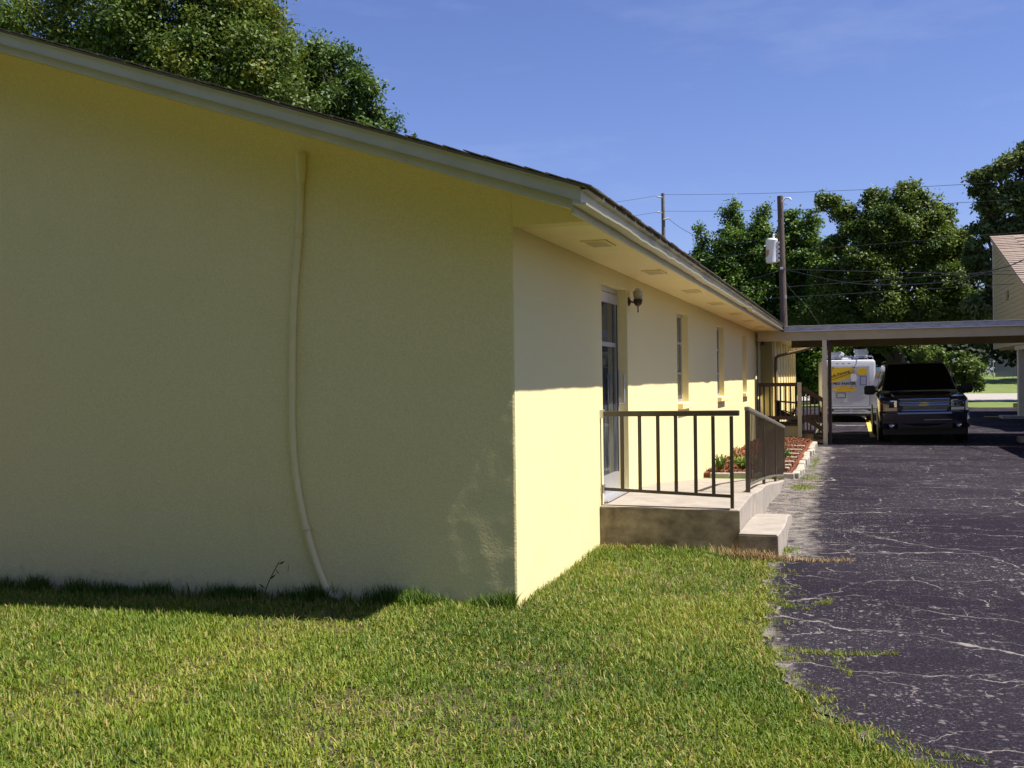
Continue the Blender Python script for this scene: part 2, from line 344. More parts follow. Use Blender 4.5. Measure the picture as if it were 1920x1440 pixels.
class MB:
    def __init__(s): s.v = []; s.f = []
    def add(s, vs, fs):
        n = len(s.v); s.v += [tuple(a) for a in vs]; s.f += [tuple(i + n for i in f) for f in fs]; return s
    def box(s, x0, x1, y0, y1, z0, z1):
        return s.add([(x0, y0, z0), (x1, y0, z0), (x1, y1, z0), (x0, y1, z0), (x0, y0, z1), (x1, y0, z1), (x1, y1, z1), (x0, y1, z1)],
                     [(0, 3, 2, 1), (4, 5, 6, 7), (0, 1, 5, 4), (1, 2, 6, 5), (2, 3, 7, 6), (3, 0, 4, 7)])
    def prism(s, pts, vec):
        n = len(pts); vec = Vector(vec)
        P = [Vector(p) for p in pts]
        return s.add(P + [p + vec for p in P], [tuple(range(n))[::-1], tuple(range(n, 2 * n))] + [(i, (i + 1) % n, n + (i + 1) % n, n + i) for i in range(n)])
    def tube(s, pts, r, n=8, caps=True):
        P = [Vector(p) for p in pts]; k = len(P)
        rr = r if isinstance(r, (list, tuple)) else [r] * k
        vs = []; prev = None
        for i, p in enumerate(P):
            d = (P[min(i + 1, k - 1)] - P[max(i - 1, 0)])
            d = d.normalized() if d.length > 1e-9 else Vector((0, 0, 1))
            if prev is None:
                a = d.orthogonal().normalized()
            else:
                a = (prev - d * prev.dot(d)).normalized()
            prev = a; b = d.cross(a)
            for j in range(n):
                t = 2 * math.pi * (j + .5) / n
                vs.append(p + (a * math.cos(t) + b * math.sin(t)) * rr[i])
        fs = [(i * n + j, i * n + (j + 1) % n, (i + 1) * n + (j + 1) % n, (i + 1) * n + j) for i in range(k - 1) for j in range(n)]
        if caps:
            fs += [tuple(range(n))[::-1], tuple(range((k - 1) * n, k * n))]
        return s.add(vs, fs)
    def bar(s, a, b, w, h, up=(0, 0, 1)):
        a = Vector(a); b = Vector(b); d = (b - a).normalized(); u = Vector(up)
        sd_ = d.cross(u)
        if sd_.length < 1e-6: sd_ = Vector((1, 0, 0))
        sd_.normalize(); u = sd_.cross(d).normalized()
        q = [sd_ * (-w / 2) - u * (h / 2), sd_ * (w / 2) - u * (h / 2), sd_ * (w / 2) + u * (h / 2), sd_ * (-w / 2) + u * (h / 2)]
        return s.add([a + k for k in q] + [b + k for k in q], [(3, 2, 1, 0), (4, 5, 6, 7), (0, 1, 5, 4), (1, 2, 6, 5), (2, 3, 7, 6), (3, 0, 4, 7)])
    def lathe(s, c, prof, n=16, axis='z'):
        vs = []
        for (r, h) in prof:
            for j in range(n):
                t = 2 * math.pi * j / n
                a, b = r * math.cos(t), r * math.sin(t)
                vs.append({'z': (c[0] + a, c[1] + b, c[2] + h), 'y': (c[0] + a, c[1] + h, c[2] + b), 'x': (c[0] + h, c[1] + a, c[2] + b)}[axis])
        k = len(prof)
        fs = [(i * n + j, i * n + (j + 1) % n, (i + 1) * n + (j + 1) % n, (i + 1) * n + j) for i in range(k - 1) for j in range(n)]
        fs += [tuple(range(n))[::-1], tuple(range((k - 1) * n, k * n))]
        return s.add(vs, fs)
    def loft(s, rings, caps=True):
        n = len(rings[0]); k = len(rings); vs = [p for r in rings for p in r]
        fs = [(i * n + j, i * n + (j + 1) % n, (i + 1) * n + (j + 1) % n, (i + 1) * n + j) for i in range(k - 1) for j in range(n)]
        if caps: fs += [tuple(range(n))[::-1], tuple(range((k - 1) * n, k * n))]
        return s.add(vs, fs)
    def build(s, name, m, parent=None, local=False, bevel=0, smooth=False, kind=None, seg=2):
        """vertices are given in world coordinates (or the thing's own if local)"""
        off = Vector((0, 0, 0)) if local else base_of(parent)
        me = bpy.data.meshes.new(name)
        me.from_pydata([(v[0] - off.x, v[1] - off.y, v[2] - off.z) for v in s.v], [], s.f)
        bm = bmesh.new(); bm.from_mesh(me)
        bmesh.ops.recalc_face_normals(bm, faces=bm.faces)
        if bevel:
            bmesh.ops.bevel(bm, geom=[e for e in bm.edges if len(e.link_faces) == 2 and e.calc_face_angle(0) > .5], offset=bevel, segments=seg, affect='EDGES', profile=.5)
        bm.to_mesh(me); bm.free()
        if smooth:
            me.shade_smooth()
            if smooth != 'all':
                me.set_sharp_from_angle(angle=R(40))
        me.materials.append(m)
        o = bpy.data.objects.new(name, me); link(o, parent)
        if kind: o['kind'] = kind
        return o

def copy_part(src, parent, loc, rot=None, scale=None):
    c = src.copy(); COL.objects.link(c); c.parent = parent; c.location = loc
    if rot: c.rotation_euler = rot
    if scale: c.scale = scale
    return c

def bulk(name, V, FQ, m, parent=None, tintv=None, kind=None, attrname='tint', smooth=False, loops=None):
    """V (n,3); FQ (m,k) uniform polygons, or a list of arrays with different k"""
    if not isinstance(FQ, list): FQ = [FQ]
    off = base_of(parent)
    V = V - np.array(off)
    me = bpy.data.meshes.new(name)
    me.vertices.add(len(V)); me.vertices.foreach_set('co', V.astype(np.float32).ravel())
    li = np.concatenate([f.ravel() for f in FQ]); tot = np.concatenate([np.full(len(f), f.shape[1]) for f in FQ])
    st = np.concatenate([[0], np.cumsum(tot)[:-1]])
    me.loops.add(len(li)); me.loops.foreach_set('vertex_index', li.astype(np.int32))
    me.polygons.add(len(tot)); me.polygons.foreach_set('loop_start', st.astype(np.int32)); me.polygons.foreach_set('loop_total', tot.astype(np.int32))
    me.update(calc_edges=True)
    if tintv is not None:
        a = me.attributes.new(attrname, 'FLOAT', 'FACE'); a.data.foreach_set('value', np.clip(tintv, 0, 1).astype(np.float32))
    me.materials.append(m)
    o = bpy.data.objects.new(name, me); link(o, parent)
    if kind: o['kind'] = kind
    return o

def sm(x, a, b):
    t = np.clip((x - a) / (b - a), 0, 1); return t * t * (3 - 2 * t)

def gz(x, y):
    """height of the ground"""
    x = np.asarray(x, float); y = np.asarray(y, float)
    z = np.minimum(0, (x + .3) * .028) * (x > -12) + (x <= -12) * -.33
    z = z + .035 * sm(y, .5, 2.4) * (1 - sm(x, 1.0, 1.5)) * (1 - sm(y, 14, 18))
    z = z - .045 * sm(y, 9, 18)
    z = z + 1.35 * sm(y, 84, 104)
    return z

# ---------------------------------------------------------------- ground sheets
def sheet(name, xs, ys, m, dz=0.0, kind='structure', maskf=None, attr=None):
    xs = np.asarray(xs); ys = np.asarray(ys)
    X, Y = np.meshgrid(xs, ys)
    Z = gz(X, Y) + dz
    V = np.stack([X.ravel(), Y.ravel(), Z.ravel()], 1)
    nx = len(xs); ny = len(ys)
    i, j = np.meshgrid(np.arange(nx - 1), np.arange(ny - 1))
    a = (j * nx + i).ravel()
    Q = np.stack([a, a + 1, a + nx + 1, a + nx], 1)
    if maskf is not None:
        cx = (X[:-1, :-1] + X[1:, 1:]).ravel() / 2; cy = (Y[:-1, :-1] + Y[1:, 1:]).ravel() / 2
        k = maskf(cx, cy); Q = Q[k]
        cx = cx[k]; cy = cy[k]
    o = bulk(name, V, Q, m, kind=kind)
    if attr is not None:
        at = o.data.attributes.new('sand', 'FLOAT', 'POINT'); at.data.foreach_set('value', attr(X.ravel(), Y.ravel()).astype(np.float32))
    o.data.shade_smooth()
    return o

EDGE = [(-9, 8.5), (-6, 5.6), (-4, 3.9), (-2.9, 2.95), (-2.34, 2.49), (-1.92, 2.24), (-1.64, 2.04), (-.9, 1.86), (-.47, 1.78), (.3, 1.68), (1.12, 1.63), (2.4, 1.62), (2.7, 1.64), (5.5, 1.56), (9.27, 1.53), (15.5, 1.5), (19, 1.6), (40, 1.6)]
ey = np.array([e[0] for e in EDGE]); ex = np.array([e[1] for e in EDGE])
def edge_x(y): return np.interp(y, ey, ex)

gx = np.concatenate([[-400, -200, -100, -60, -30], np.arange(-16, 16.1, 1.0), [22, 30, 60, 100, 200, 400]])
gy = np.concatenate([[-300, -100, -40, -20], np.arange(-12, 30.1, 1.0), np.arange(34, 140, 4.0), [160, 200, 300, 600, 1200]])
sheet('ground', gx, gy, M['far_grass'], -0.03)
sheet('soil', np.arange(-12, 9.01, .25), np.arange(-9, 2.76, .25), M['soil'], -0.012, maskf=lambda x, y: x < edge_x(y) + .45)

def sandf(x, y):
    d = x - edge_x(y)
    s = np.clip(1 - (d + .05) / np.where(y > 2.4, .70, .26), 0, 1)
    s = np.where(y > 2.4, s * 1.25, s)
    s *= np.where(y > 17.5, 0, 1) * (y > -3.5)
    far = .0
    return np.clip(s * 1.15, 0, 1)
def edge_noise(y): return .03 * np.sin(y * 2.3) + .025 * np.sin(y * 7.7 + 1) + .02 * np.sin(y * 17 + 2)
ay = np.concatenate([np.arange(-9, 24, .06), np.arange(24, 46.3, 1.0)])
at_ = np.concatenate([np.arange(0, 1.5, .06), np.arange(1.5, 7, .25), np.arange(7, 40, 3.0)])
T2, Y2 = np.meshgrid(at_, ay)
E2 = np.where(Y2 > 2.46, 1.24, edge_x(Y2) + .8 * edge_noise(Y2) + .02 * np.sin(Y2 * 41) - .02)
X2 = E2 + T2
Z2 = gz(X2, Y2)
nx, ny = len(at_), len(ay)
ii, jj = np.meshgrid(np.arange(nx - 1), np.arange(ny - 1)); a_ = (jj * nx + ii).ravel()
dw = bulk('driveway', np.stack([X2.ravel(), Y2.ravel(), Z2.ravel()], 1), np.stack([a_, a_ + 1, a_ + nx + 1, a_ + nx], 1), M['asphalt'], kind='structure')
at = dw.data.attributes.new('sand', 'FLOAT', 'POINT'); at.data.foreach_set('value', sandf(X2.ravel(), Y2.ravel()).astype(np.float32)); dw.data.shade_smooth()
sheet('parking_lot', np.arange(-40, 1.61, 1.0), np.arange(37.0, 46.2, 1.0), M['asphalt'], 0.0)
sheet('lot_apron', np.arange(-.2, 1.3, .1), np.arange(19.0, 37.05, .9), M['asphalt'], 0.0, maskf=lambda x, y: x < 1.22)
sheet('sidewalk', np.arange(-60, 80, 5.0), [58.0, 59.5, 61.0], M['walk'], 0.01)
sheet('road', np.arange(-80, 100, 5.0), np.arange(62.0, 82.1, 2.0), M['road'], 0.0)
def strip(name, x0, x1, y0, y1, m, dz):
    sheet(name, np.linspace(x0, x1, max(2, int(abs(x1 - x0) / 1.5) + 2)), np.linspace(y0, y1, max(2, int(abs(y1 - y0)) + 2)), m, dz)
strip('parking_line', 2.66, 2.80, 21.2, 33.5, M['yellow'], .005)
strip('parking_line', 1.7, 2.6, 27.6, 27.75, M['white_line'], .005)
strip('parking_line', 1.7, 2.62, 22.9, 23.0, M['yellow'], .005)
strip('parking_line', 6.9, 7.6, 34.6, 35.0, M['yellow'], .005)

# ---------------------------------------------------------------- main building
BL = 19.0     # length of the front wing
EO, GO = 0.596, 0.57
ZS = 2.68
RX = -5.2     # ridge
BW = -11.0
def roofz(x):  # top of roof
    return 2.80 + (0.70 - x) / 3 if x > RX else 2.80 + (0.70 - RX) / 3 - (RX - x) / 3
B = empty('yellow_building', (0, 0, 0), 'long pale yellow stucco building with wide eaves and a shaded gable end', 'building')
gw = MB()
gw.prism([(BW + .5, 0, -.6), (0, 0, -.6), (0, 0, ZS), (EO - .02, 0, ZS), (EO - .02, 0, roofz(EO) - .06), (RX, 0, roofz(RX) - .06), (BW + .5, 0, roofz(BW + .5) - .06)], (0, .18, 0))
gwo = gw.build('gable_wall', M['stucco'], B)
# hand-trowelled render coat: real unevenness of a few millimetres, caught by the grazing sun
xs_ = np.append(np.arange(BW + .6, -.02, .03), [-.012, 0.0]); tt = np.linspace(0, 1, 112)
VV = []
for x_ in xs_:
    top_ = (roofz(x_) - .128)
    for t_ in tt:
        z_ = -.3 + t_ * (top_ + .3)
        d_ = .0036 * noise.noise(Vector((x_ * 2.0, 0, z_ * 1.5))) + .0019 * noise.noise(Vector((x_ * 6.5, 5, z_ * 5))) + .0009 * noise.noise(Vector((x_ * 17, 9, z_ * 13)))
        VV.append((x_, (-.006 + d_) if x_ < -.001 else .001, z_))
nr = len(tt); ii, jj = np.meshgrid(np.arange(len(xs_) - 1), np.arange(nr - 1)); a_ = (ii * nr + jj).ravel()
rc = bulk('render_coat', np.array(VV), np.stack([a_, a_ + nr, a_ + nr + 1, a_ + 1], 1), M['stucco'], gwo); rc.data.shade_smooth()
# side wall with openings (door, three tall windows)
DY0, DY1, DZ0, DZ1 = 2.62, 3.76, .42, 2.53
WIN = [(6.93, 7.90), (11.15, 12.15), (15.40, 16.30)]
WZ0, WZ1 = 1.235, 2.50
sw = MB()
T = -.2
cuts = [0.18, DY0, DY1]
for a, b in WIN: cuts += [a, b]
cuts.append(BL)
ylist = cuts
for i in range(len(ylist) - 1):
    a, b = ylist[i], ylist[i + 1]
    if i % 2 == 0:
        sw.box(T, 0, a, b, -.5, ZS - .001)
    elif i == 1:
        sw.box(T, 0, a, b, -.5, DZ0 - .004); sw.box(T, 0, a, b, DZ1, ZS - .001)
    else:
        sw.box(T, 0, a, b, -.5, WZ0); sw.box(T, 0, a, b, WZ1, ZS - .001)
sw.build('side_wall', M['stucco'], B)
# wall under the carport (set back) and the board-and-batten rear wing
rw = MB(); rw.box(-.55, -.35, BL + .001, 24.0, -.5, ZS - .001); rw.box(-.35, 0, BL - .2, BL, -.5, ZS - .002)
rw.build('porch_wall', M['stucco'], B)
bw = MB(); bw.box(-.2, 0, 24.0, 36.5, -.5, ZS - .001); bw.box(-.35, -.2, 24.001, 24.2, -.5, ZS - .002); bw.box(-10.5, -.2, 36.3, 36.5, -.5, ZS - .002)
bw.build('rear_wing_wall', M['stucco'], B)
bat = MB().box(0, .04, 0, .09, 0, 2.6)
first = None
for i, y in enumerate(np.arange(24.3, 36.4, 1.4)):
    if first is None:
        for q in range(len(bat.v)): bat.v[q] = (bat.v[q][0], bat.v[q][1] + y, bat.v[q][2] + .06)
        first = bat.build('batten', M['soffit'], B); y0 = y
    else:
        copy_part(first, B, (0, y - y0, 0))
bk = MB(); bk.box(BW + .5, BW + .7, .18, 36.5, -.6, 2.7); bk.prism([(-10.4, 36.52, 2.6), (-.02, 36.52, 2.6), (-.02, 36.52, roofz(0) - .06), (RX, 36.52, roofz(RX) - .06), (-10.4, 36.52, roofz(-10.4) - .06)], (0, .1, 0))
bk.build('rear_wall', M['stucco'], B)
fl = MB(); fl.box(BW + .7, -.2, .2, 36.3, -.02, .38); fl.build('indoor_floor', M['dark'], B)
ins = MB(); ins.box(-3.4, -3.3, .2, 36.2, .4, 2.9); ins.build('inner_partition', mat('inner_wall_paint', (.22, .23, .22), .8), B)
tb = MB(); tb.box(-1.9, -1.2, 3.3, 4.6, 1.05, 1.12); tb.box(-1.85, -1.8, 3.4, 3.45, .39, 1.05); tb.box(-1.3, -1.25, 3.4, 3.45, .39, 1.05); tb.build('indoor_table', mat('indoor_white', (.6, .6, .58), .5), B)
# roof slab
rf = MB()
YE = 36.9
rf.prism([(.70, -.64, roofz(.70) - .014), (.70, -.64, roofz(.70)), (RX, -.64, roofz(RX)), (BW, -.64, roofz(BW)), (BW, -.64, roofz(BW) - .014), (RX, -.64, roofz(RX) - .014)], (0, YE + .64, 0))
rf.build('roof', M['shingle'], B)
# painted drip edge under the roof overhang
m_ = MB(); m_.box(.658, .699, -.60, 18.28, 2.7785, 2.7845); m_.build('drip_edge', M['fascia'], B)
m_ = MB(); m_.prism([(.655, -.637, roofz(.655) - .0175), (RX, -.637, roofz(RX) - .0175), (RX, -.637, roofz(RX) - .0215), (.655, -.637, roofz(.655) - .0215)], (0, .024, 0)); m_.build('drip_edge', M['fascia'], B)
# soffits
so_ = MB(); so_.box(.001, EO - .01, .181, 24 - .01, ZS, ZS + .012)
so_.box(.001, EO - .01, 24.0, 36.9, ZS, ZS + .012); so_.build('eave_soffit', M['soffit'], B)
rs = MB(); zz = lambda x: roofz(x) - .125
rs.prism([(EO - .01, -.555, zz(EO)), (RX, -.555, zz(RX)), (BW, -.555, zz(BW)), (BW, -.555, zz(BW) + .012), (RX, -.555, zz(RX) + .012), (EO - .01, -.555, zz(EO) + .012)], (0, .553, 0))
rs.build('rake_soffit', M['soffit'], B)
# fascias: upper flashing band, bright lip, recessed lower board
def rakeband(zt, zb, y0, y1, x1, nm):
    m_ = MB()
    m_.prism([(x1, y0, roofz(x1) - zt), (RX, y0, roofz(RX) - zt), (BW, y0, roofz(BW) - zt), (BW, y0, roofz(BW) - zb), (RX, y0, roofz(RX) - zb), (x1, y0, roofz(x1) - zb)], (0, y1 - y0, 0))
    return m_.build(nm, M['fascia'], B)
rakeband(.0145, .100, -.612, -.585, .655, 'rake_flashing')
rakeband(.101, .165, -.572, -.552, EO, 'rake_fascia')
ef = MB(); ef.box(.628, .657, -.584, 18.28, 2.705, 2.796)
ef.build('eave_flashing', M['fascia'], B)
def lipmesh(y0, y1, name):
    m_ = MB(); rings = []
    n = int((y1 - y0) / .12)
    for i in range(n + 1):
        y = y0 + (y1 - y0) * i / n
        wv = .010 * noise.noise(Vector((y * 1.1, 3, 0))) + .006 * noise.noise(Vector((y * 4, 9, 0)))
        if 9.3 < y < 10.3: wv += .014 * math.sin((y - 9.3) * math.pi)
        xo = .692 + wv * 1.4; z = 2.700 + wv
        rings.append([(.602, y, z - .006), (xo, y, z - .012), (xo + .004, y, z), (.602, y, z + .004)])
    m_.loft(rings); return m_.build(name, M['fascia'], B)
lipmesh(-.612, 18.28, 'eave_drip_lip')
m_ = MB(); m_.box(.603, .6575, -.611, -.5845, 2.702, 2.794); m_.build('corner_cap', M['fascia'], B)
lf = MB(); lf.box(EO - .018, EO + .004, -.551, 18.28, 2.645, 2.700); lf.build('eave_fascia', M['fascia'], B)
rlip = MB()
for i in range(36):
    pass
rings = []
for i in range(80):
    x = .66 + (RX - .66) * i / 79; wv = .004 * noise.noise(Vector((x * 3, 1, 0)))
    z = roofz(x) - .100
    rings.append([(x, -.585, z - .003), (x, -.617 + wv, z - .006), (x, -.617 + wv, z), (x, -.585, z + .004)])
rlip.loft(rings); rlip.build('rake_drip_lip', M['fascia'], B)
ef2 = MB(); ef2.box(EO - .018, EO + .05, 24.0, 36.9, 2.65, 2.79); ef2.build('rear_eave_fascia', M['fascia'], B)
# shingles that show along the rake and the eave
sh0 = None
slope = math.atan(1 / 3)
k = 0
x = .66
while x > -5.1:
    if sh0 is None:
        m_ = MB(); m_.box(-.085, .085, -.0, .34, 0, .006)
        sh0 = m_.build('shingle', M['shingle'], B, local=True)
        sh0.location = (x, -.665, roofz(x) + .004); sh0.rotation_euler = (0, slope + .03, 0)
    else:
        copy_part(sh0, B, (x, -.652 - random.random() * .016, roofz(x) + .004 + random.random() * .006), (random.uniform(-.01, .01), slope + .045, random.uniform(-.02, .02)))
    x -= .138
y = -.5
while y < 18.2:
    copy_part(sh0, B, (.655 + random.random() * .012, y, roofz(.655) + .006 + random.random() * .004), (random.uniform(-.01, .01), slope + .03, random.uniform(-.02, .02)), (1.0, .98, 1))
    y += .345
# window assemblies
for wi, (a, b) in enumerate(WIN):
    fr = MB(); xg = -.125
    fr.box(xg, xg + .035, a, a + .045, WZ0, WZ1); fr.box(xg, xg + .035, b - .045, b, WZ0, WZ1)
    fr.box(xg, xg + .035, a + .045, b - .045, WZ0, WZ0 + .05); fr.box(xg, xg + .035, a + .045, b - .045, WZ1 - .05, WZ1)
    for q in (.33, .67):
        z = WZ0 + (WZ1 - WZ0) * q; fr.box(xg, xg + .03, a + .045, b - .045, z - .016, z + .016)
    fo = fr.build('window', M['alu'], B)
    pane0 = None
    for q in range(3):
        z0 = WZ0 + (WZ1 - WZ0) * (q * .335) + .02; z1 = z0 + (WZ1 - WZ0) * .33 - .03
        g = MB(); g.box(xg + .012, xg + .018, a + .04, b - .04, z0, z1); g.build('pane', M['winglass'], fo)
    bl = MB(); bl.box(xg - .05, xg - .045, a, b, WZ0, WZ1); bl.build('blind', mat('pale_blind', (.42, .40, .36), .8), fo)
    si = MB(); si.box(-.09, .075, a - .0, b + .03, WZ0 - .075, WZ0 + .004)
    si.build('sill', M['soffit'], fo, bevel=.006)
# glazed door
DX = -.10
d = MB()
d.box(DX - .04, DX, DY0, DY0 + .05, DZ0, DZ1); d.box(DX - .04, DX, DY1 - .05, DY1, DZ0, DZ1); d.box(DX - .04, DX, DY0 + .05, DY1 - .05, DZ1 - .055, DZ1)
door_frame = d.build('door_frame', M['alu'], B)
d = MB()
a, b = DY0 + .055, DY1 - .055; z0, z1 = DZ0 + .01, DZ1 - .065
d.box(DX - .03, DX + .012, a, a + .07, z0, z1); d.box(DX - .03, DX + .012, b - .07, b, z0, z1)
d.box(DX - .03, DX + .012, a + .07, b - .07, z1 - .10, z1); d.box(DX - .03, DX + .012, a + .07, b - .07, z0, z0 + .19)
door = d.build('door', M['alu'], B)
d = MB(); d.box(DX - .012, DX - .006, a + .07, b - .07, z0 + .19, z1 - .10); d.build('glass', M['glass'], door)
d = MB(); d.box(DX + .012, DX + .022, b - .075, b - .068, z0 + .19, z1 - .1); d.build('gasket', M['alu_dark'], door)
d = MB(); d.box(DX - .03, DX + .0, a + .07, b - .07, 1.92, 1.965); d.build('crossbar', M['alu'], door)
d = MB(); d.tube([(DX + .012, b - .03, 1.33), (DX + .075, b - .03, 1.34), (DX + .075, b - .03, 1.64), (DX + .012, b - .03, 1.65)], .012, 8); d.box(DX + .012, DX + .03, b - .06, b - .005, 1.30, 1.68); d.build('handle', M['alu'], door, smooth=True)
d = MB(); d.box(DX - .035, .04, DY0, DY1, DZ0 - .003, DZ0 + .012); d.build('threshold', M['alu'], B)
# soffit vents
v0 = None
for i, y in enumerate([1.12, 3.50, 6.0, 8.35, 10.85, 13.2, 15.8, 18.0]):
    if v0 is None:
        m_ = MB()
        m_.box(-.10, .10, -.19, -.165, -.012, 0); m_.box(-.10, .10, .165, .19, -.012, 0); m_.box(-.10, -.08, -.165, .165, -.012, 0); m_.box(.08, .10, -.165, .165, -.012, 0)
        v0 = m_.build('soffit_vent', M['soffit'], B, local=True); v0.location = (.345, y, ZS - .0005)
        s0 = None
        m_ = MB(); m_.box(-.08, .08, -.165, .165, -.003, -.001); pl = m_.build('mesh_plate', M['vent'], v0, local=True)
        for j in range(9):
            yy = -.146 + j * .0365
            if s0 is None:
                m_ = MB(); m_.add([(-.08, -.012, -.004), (.08, -.012, -.004), (.08, .010, -.011), (-.08, .010, -.011), (-.08, -.012, -.002), (.08, -.012, -.002), (.08, .010, -.009), (-.08, .010, -.009)], [(0, 3, 2, 1), (4, 5, 6, 7), (0, 1, 5, 4), (1, 2, 6, 5), (2, 3, 7, 6), (3, 0, 4, 7)])
                s0 = m_.build('louvre', M['vent'], v0, local=True); s0.location = (0, yy, 0)
            else: copy_part(s0, v0, (0, yy, 0))
    else:
        c = v0.copy(); COL.objects.link(c); c.parent = B; c.location = (.345, y, ZS - .0005)
        for ch in list(v0.children):
            q = ch.copy(); COL.objects.link(q); q.parent = c

# ---------------------------------------------------------------- wall lamp
LY = 3.84; LZ = 2.41
l = empty('wall_lamp', (0, LY, LZ), 'brown outdoor wall lantern with clear glass jar beside the glazed door', 'lamp')
m_ = MB(); m_.lathe((0, LY, LZ - .01), [(.058, .0), (.055, .012), (.035, .022), (.018, .03)], 16, 'x'); m_.build('back_plate', M['bronze'], l, smooth=True)
for q in l.children: pass
m_ = MB(); m_.tube([(.02, LY, LZ - .01), (.06, LY, LZ - .02), (.09, LY, LZ - .035), (.115, LY, LZ - .03)], .011, 8); m_.build('arm', M['bronze'], l, smooth=True)
m_ = MB(); m_.lathe((.12, LY, LZ), [(.012, -.075), (.035, -.06), (.05, -.035), (.058, 0), (.06, .012), (.052, .016)], 16); m_.build('cup', M['bronze'], l, smooth=True)
m_ = MB(); m_.lathe((.12, LY, LZ), [(.008, -.15), (.010, -.14), (.007, -.13), (.008, -.075)], 8); m_.build('finial', M['bronze'], l, smooth=True)
m_ = MB(); m_.lathe((.12, LY, LZ), [(.045, .017), (.055, .04), (.062, .09), (.055, .115)], 16); m_.build('glass_jar', mat('frosted_glass', (.34, .31, .22), .25, spec=.6), l, smooth=True)
m_ = MB(); m_.lathe((.12, LY, LZ), [(.058, .116), (.045, .126), (.03, .14), (.0321, .146), (.02, .15)], 16); m_.build('cap', mat('pale_lamp_cap', (.5, .48, .4), .4, metal=.3), l, smooth=True)
m_ = MB(); m_.lathe((.12, LY, LZ), [(.012, .017), (.022, .05), (.015, .08), (.003, .09)], 10); m_.build('bulb', mat('bulb', (.8, .8, .78), .3), l, smooth=True)

l.scale = (.85, .85, .85); l.location.z += .01
# ---------------------------------------------------------------- curved conduit on the gable wall
P = empty('conduit', (-1.5, 0, 0), 'cream painted conduit bowing down the shaded gable wall into the grass', 'pipe')
pts = [(-1.67, 3.16), (-1.675, 3.0), (-1.69, 2.75), (-1.715, 2.5), (-1.74, 2.27), (-1.76, 1.95), (-1.77, 1.6), (-1.775, 1.3), (-1.765, 1.05), (-1.735, .8), (-1.69, .58), (-1.64, .40), (-1.58, .22), (-1.50, .03), (-1.47, -.08)]
from mathutils import geometry
def spline(pp, n=5):
    out_ = []
    P_ = [Vector(p) for p in pp]
    for i in range(len(P_) - 1):
        p0 = P_[max(i - 1, 0)]; p1 = P_[i]; p2 = P_[i + 1]; p3 = P_[min(i + 2, len(P_) - 1)]
        for k_ in range(n):
            t = k_ / n
            out_.append(.5 * ((2 * p1) + (p2 - p0) * t + (2 * p0 - 5 * p1 + 4 * p2 - p3) * t * t + (-p0 + 3 * p1 - 3 * p2 + p3) * t ** 3))
    out_.append(P_[-1]); return out_
m_ = MB(); m_.tube(spline([(x, -.030, z) for x, z in pts]), .0265, 14); m_.build('pipe', M['pipe'], P, smooth=True)
m_ = MB(); m_.tube(spline([(-1.665, -.034, 3.33), (-1.663, -.034, 3.30), (-1.665, -.034, 3.22), (-1.67, -.032, 3.13), (-1.67, -.03, 3.10)]), [.012] + [.036] * 3 + [.041] * 9 + [.036] * 4 + [.032] * 3 + [.028], 14); m_.build('pipe_head', M['pipe'], P, smooth=True)
for (cx_, cz_) in ((-1.695, 2.70), (-1.665, .49)):
    m_ = MB(); m_.box(cx_ - .045, cx_ + .075, -.012, 0.004, cz_ - .012, cz_ + .012); m_.tube([(cx_ - .032, -.028, cz_), (cx_ - .02, -.056, cz_), (cx_, -.063, cz_), (cx_ + .02, -.056, cz_), (cx_ + .032, -.028, cz_)], .009, 6)
    m_.build('strap', M['pipe'], P)
m_ = MB(); m_.tube([(-1.50, -.03, .045), (-1.47, -.035, .005), (-1.42, -.05, -.005), (-1.375, -.06, .0)], .030, 12); m_.build('pipe_elbow', M['pipe_end'], P, smooth=True)

# ---------------------------------------------------------------- porch slab, step and ramp
PB = empty('concrete_porch', (0, 2.45, 0), 'low concrete porch with one step and a ramp along the yellow wall', 'porch')
m_ = MB(); m_.box(.002, 1.28, 2.45, 3.78, -.2, .405); m_.box(-.099, .0, 2.63, 3.75, .2, .404); o = m_.build('landing', M['concrete'], PB, bevel=.012)
m_ = MB(); m_.box(.003, 1.285, 2.445, 2.449, -.2, .392); m_.build('landing_face', M['concrete_stain'], PB)
m_ = MB(); m_.box(.002, 1.30, 2.425, 2.7, .375, .412)
m_ = MB(); rings = []
for i in range(25):
    y = 3.781 + (9.25 - 3.781) * i / 24
    z = float(np.interp(y, [3.78, 5.27, 7.0, 8.78, 9.25], [.405, .33, .19, .035, -.0])) 
    xo = 1.28 + .02 * math.sin(i * .5)
    rings.append([(.002, y, -.2), (xo, y, -.2), (xo, y, z - .012), (xo - .012, y, z), (.002, y, z)])
m_.loft(rings); m_.build('ramp', M['concrete'], PB, smooth=True)
m_ = MB(); rings = []
for i in range(15):
    y = 2.36 + i * .17; zt = .205 - .14 * (i / 14) ** 3
    xo = 1.62 + .02 * math.sin(i * .4)
    rings.append([(1.286, y, -.2), (xo + .01, y, -.2), (xo, y, zt - .014), (xo - .014, y, zt), (1.286, y, zt)])
m_.loft(rings); m_.build('step', M['concrete'], PB, smooth=True)
m_ = MB(); m_.box(1.288, 1.612, 2.355, 2.359, -.2, .188); m_.build('step_face', M['concrete_stain'], PB)

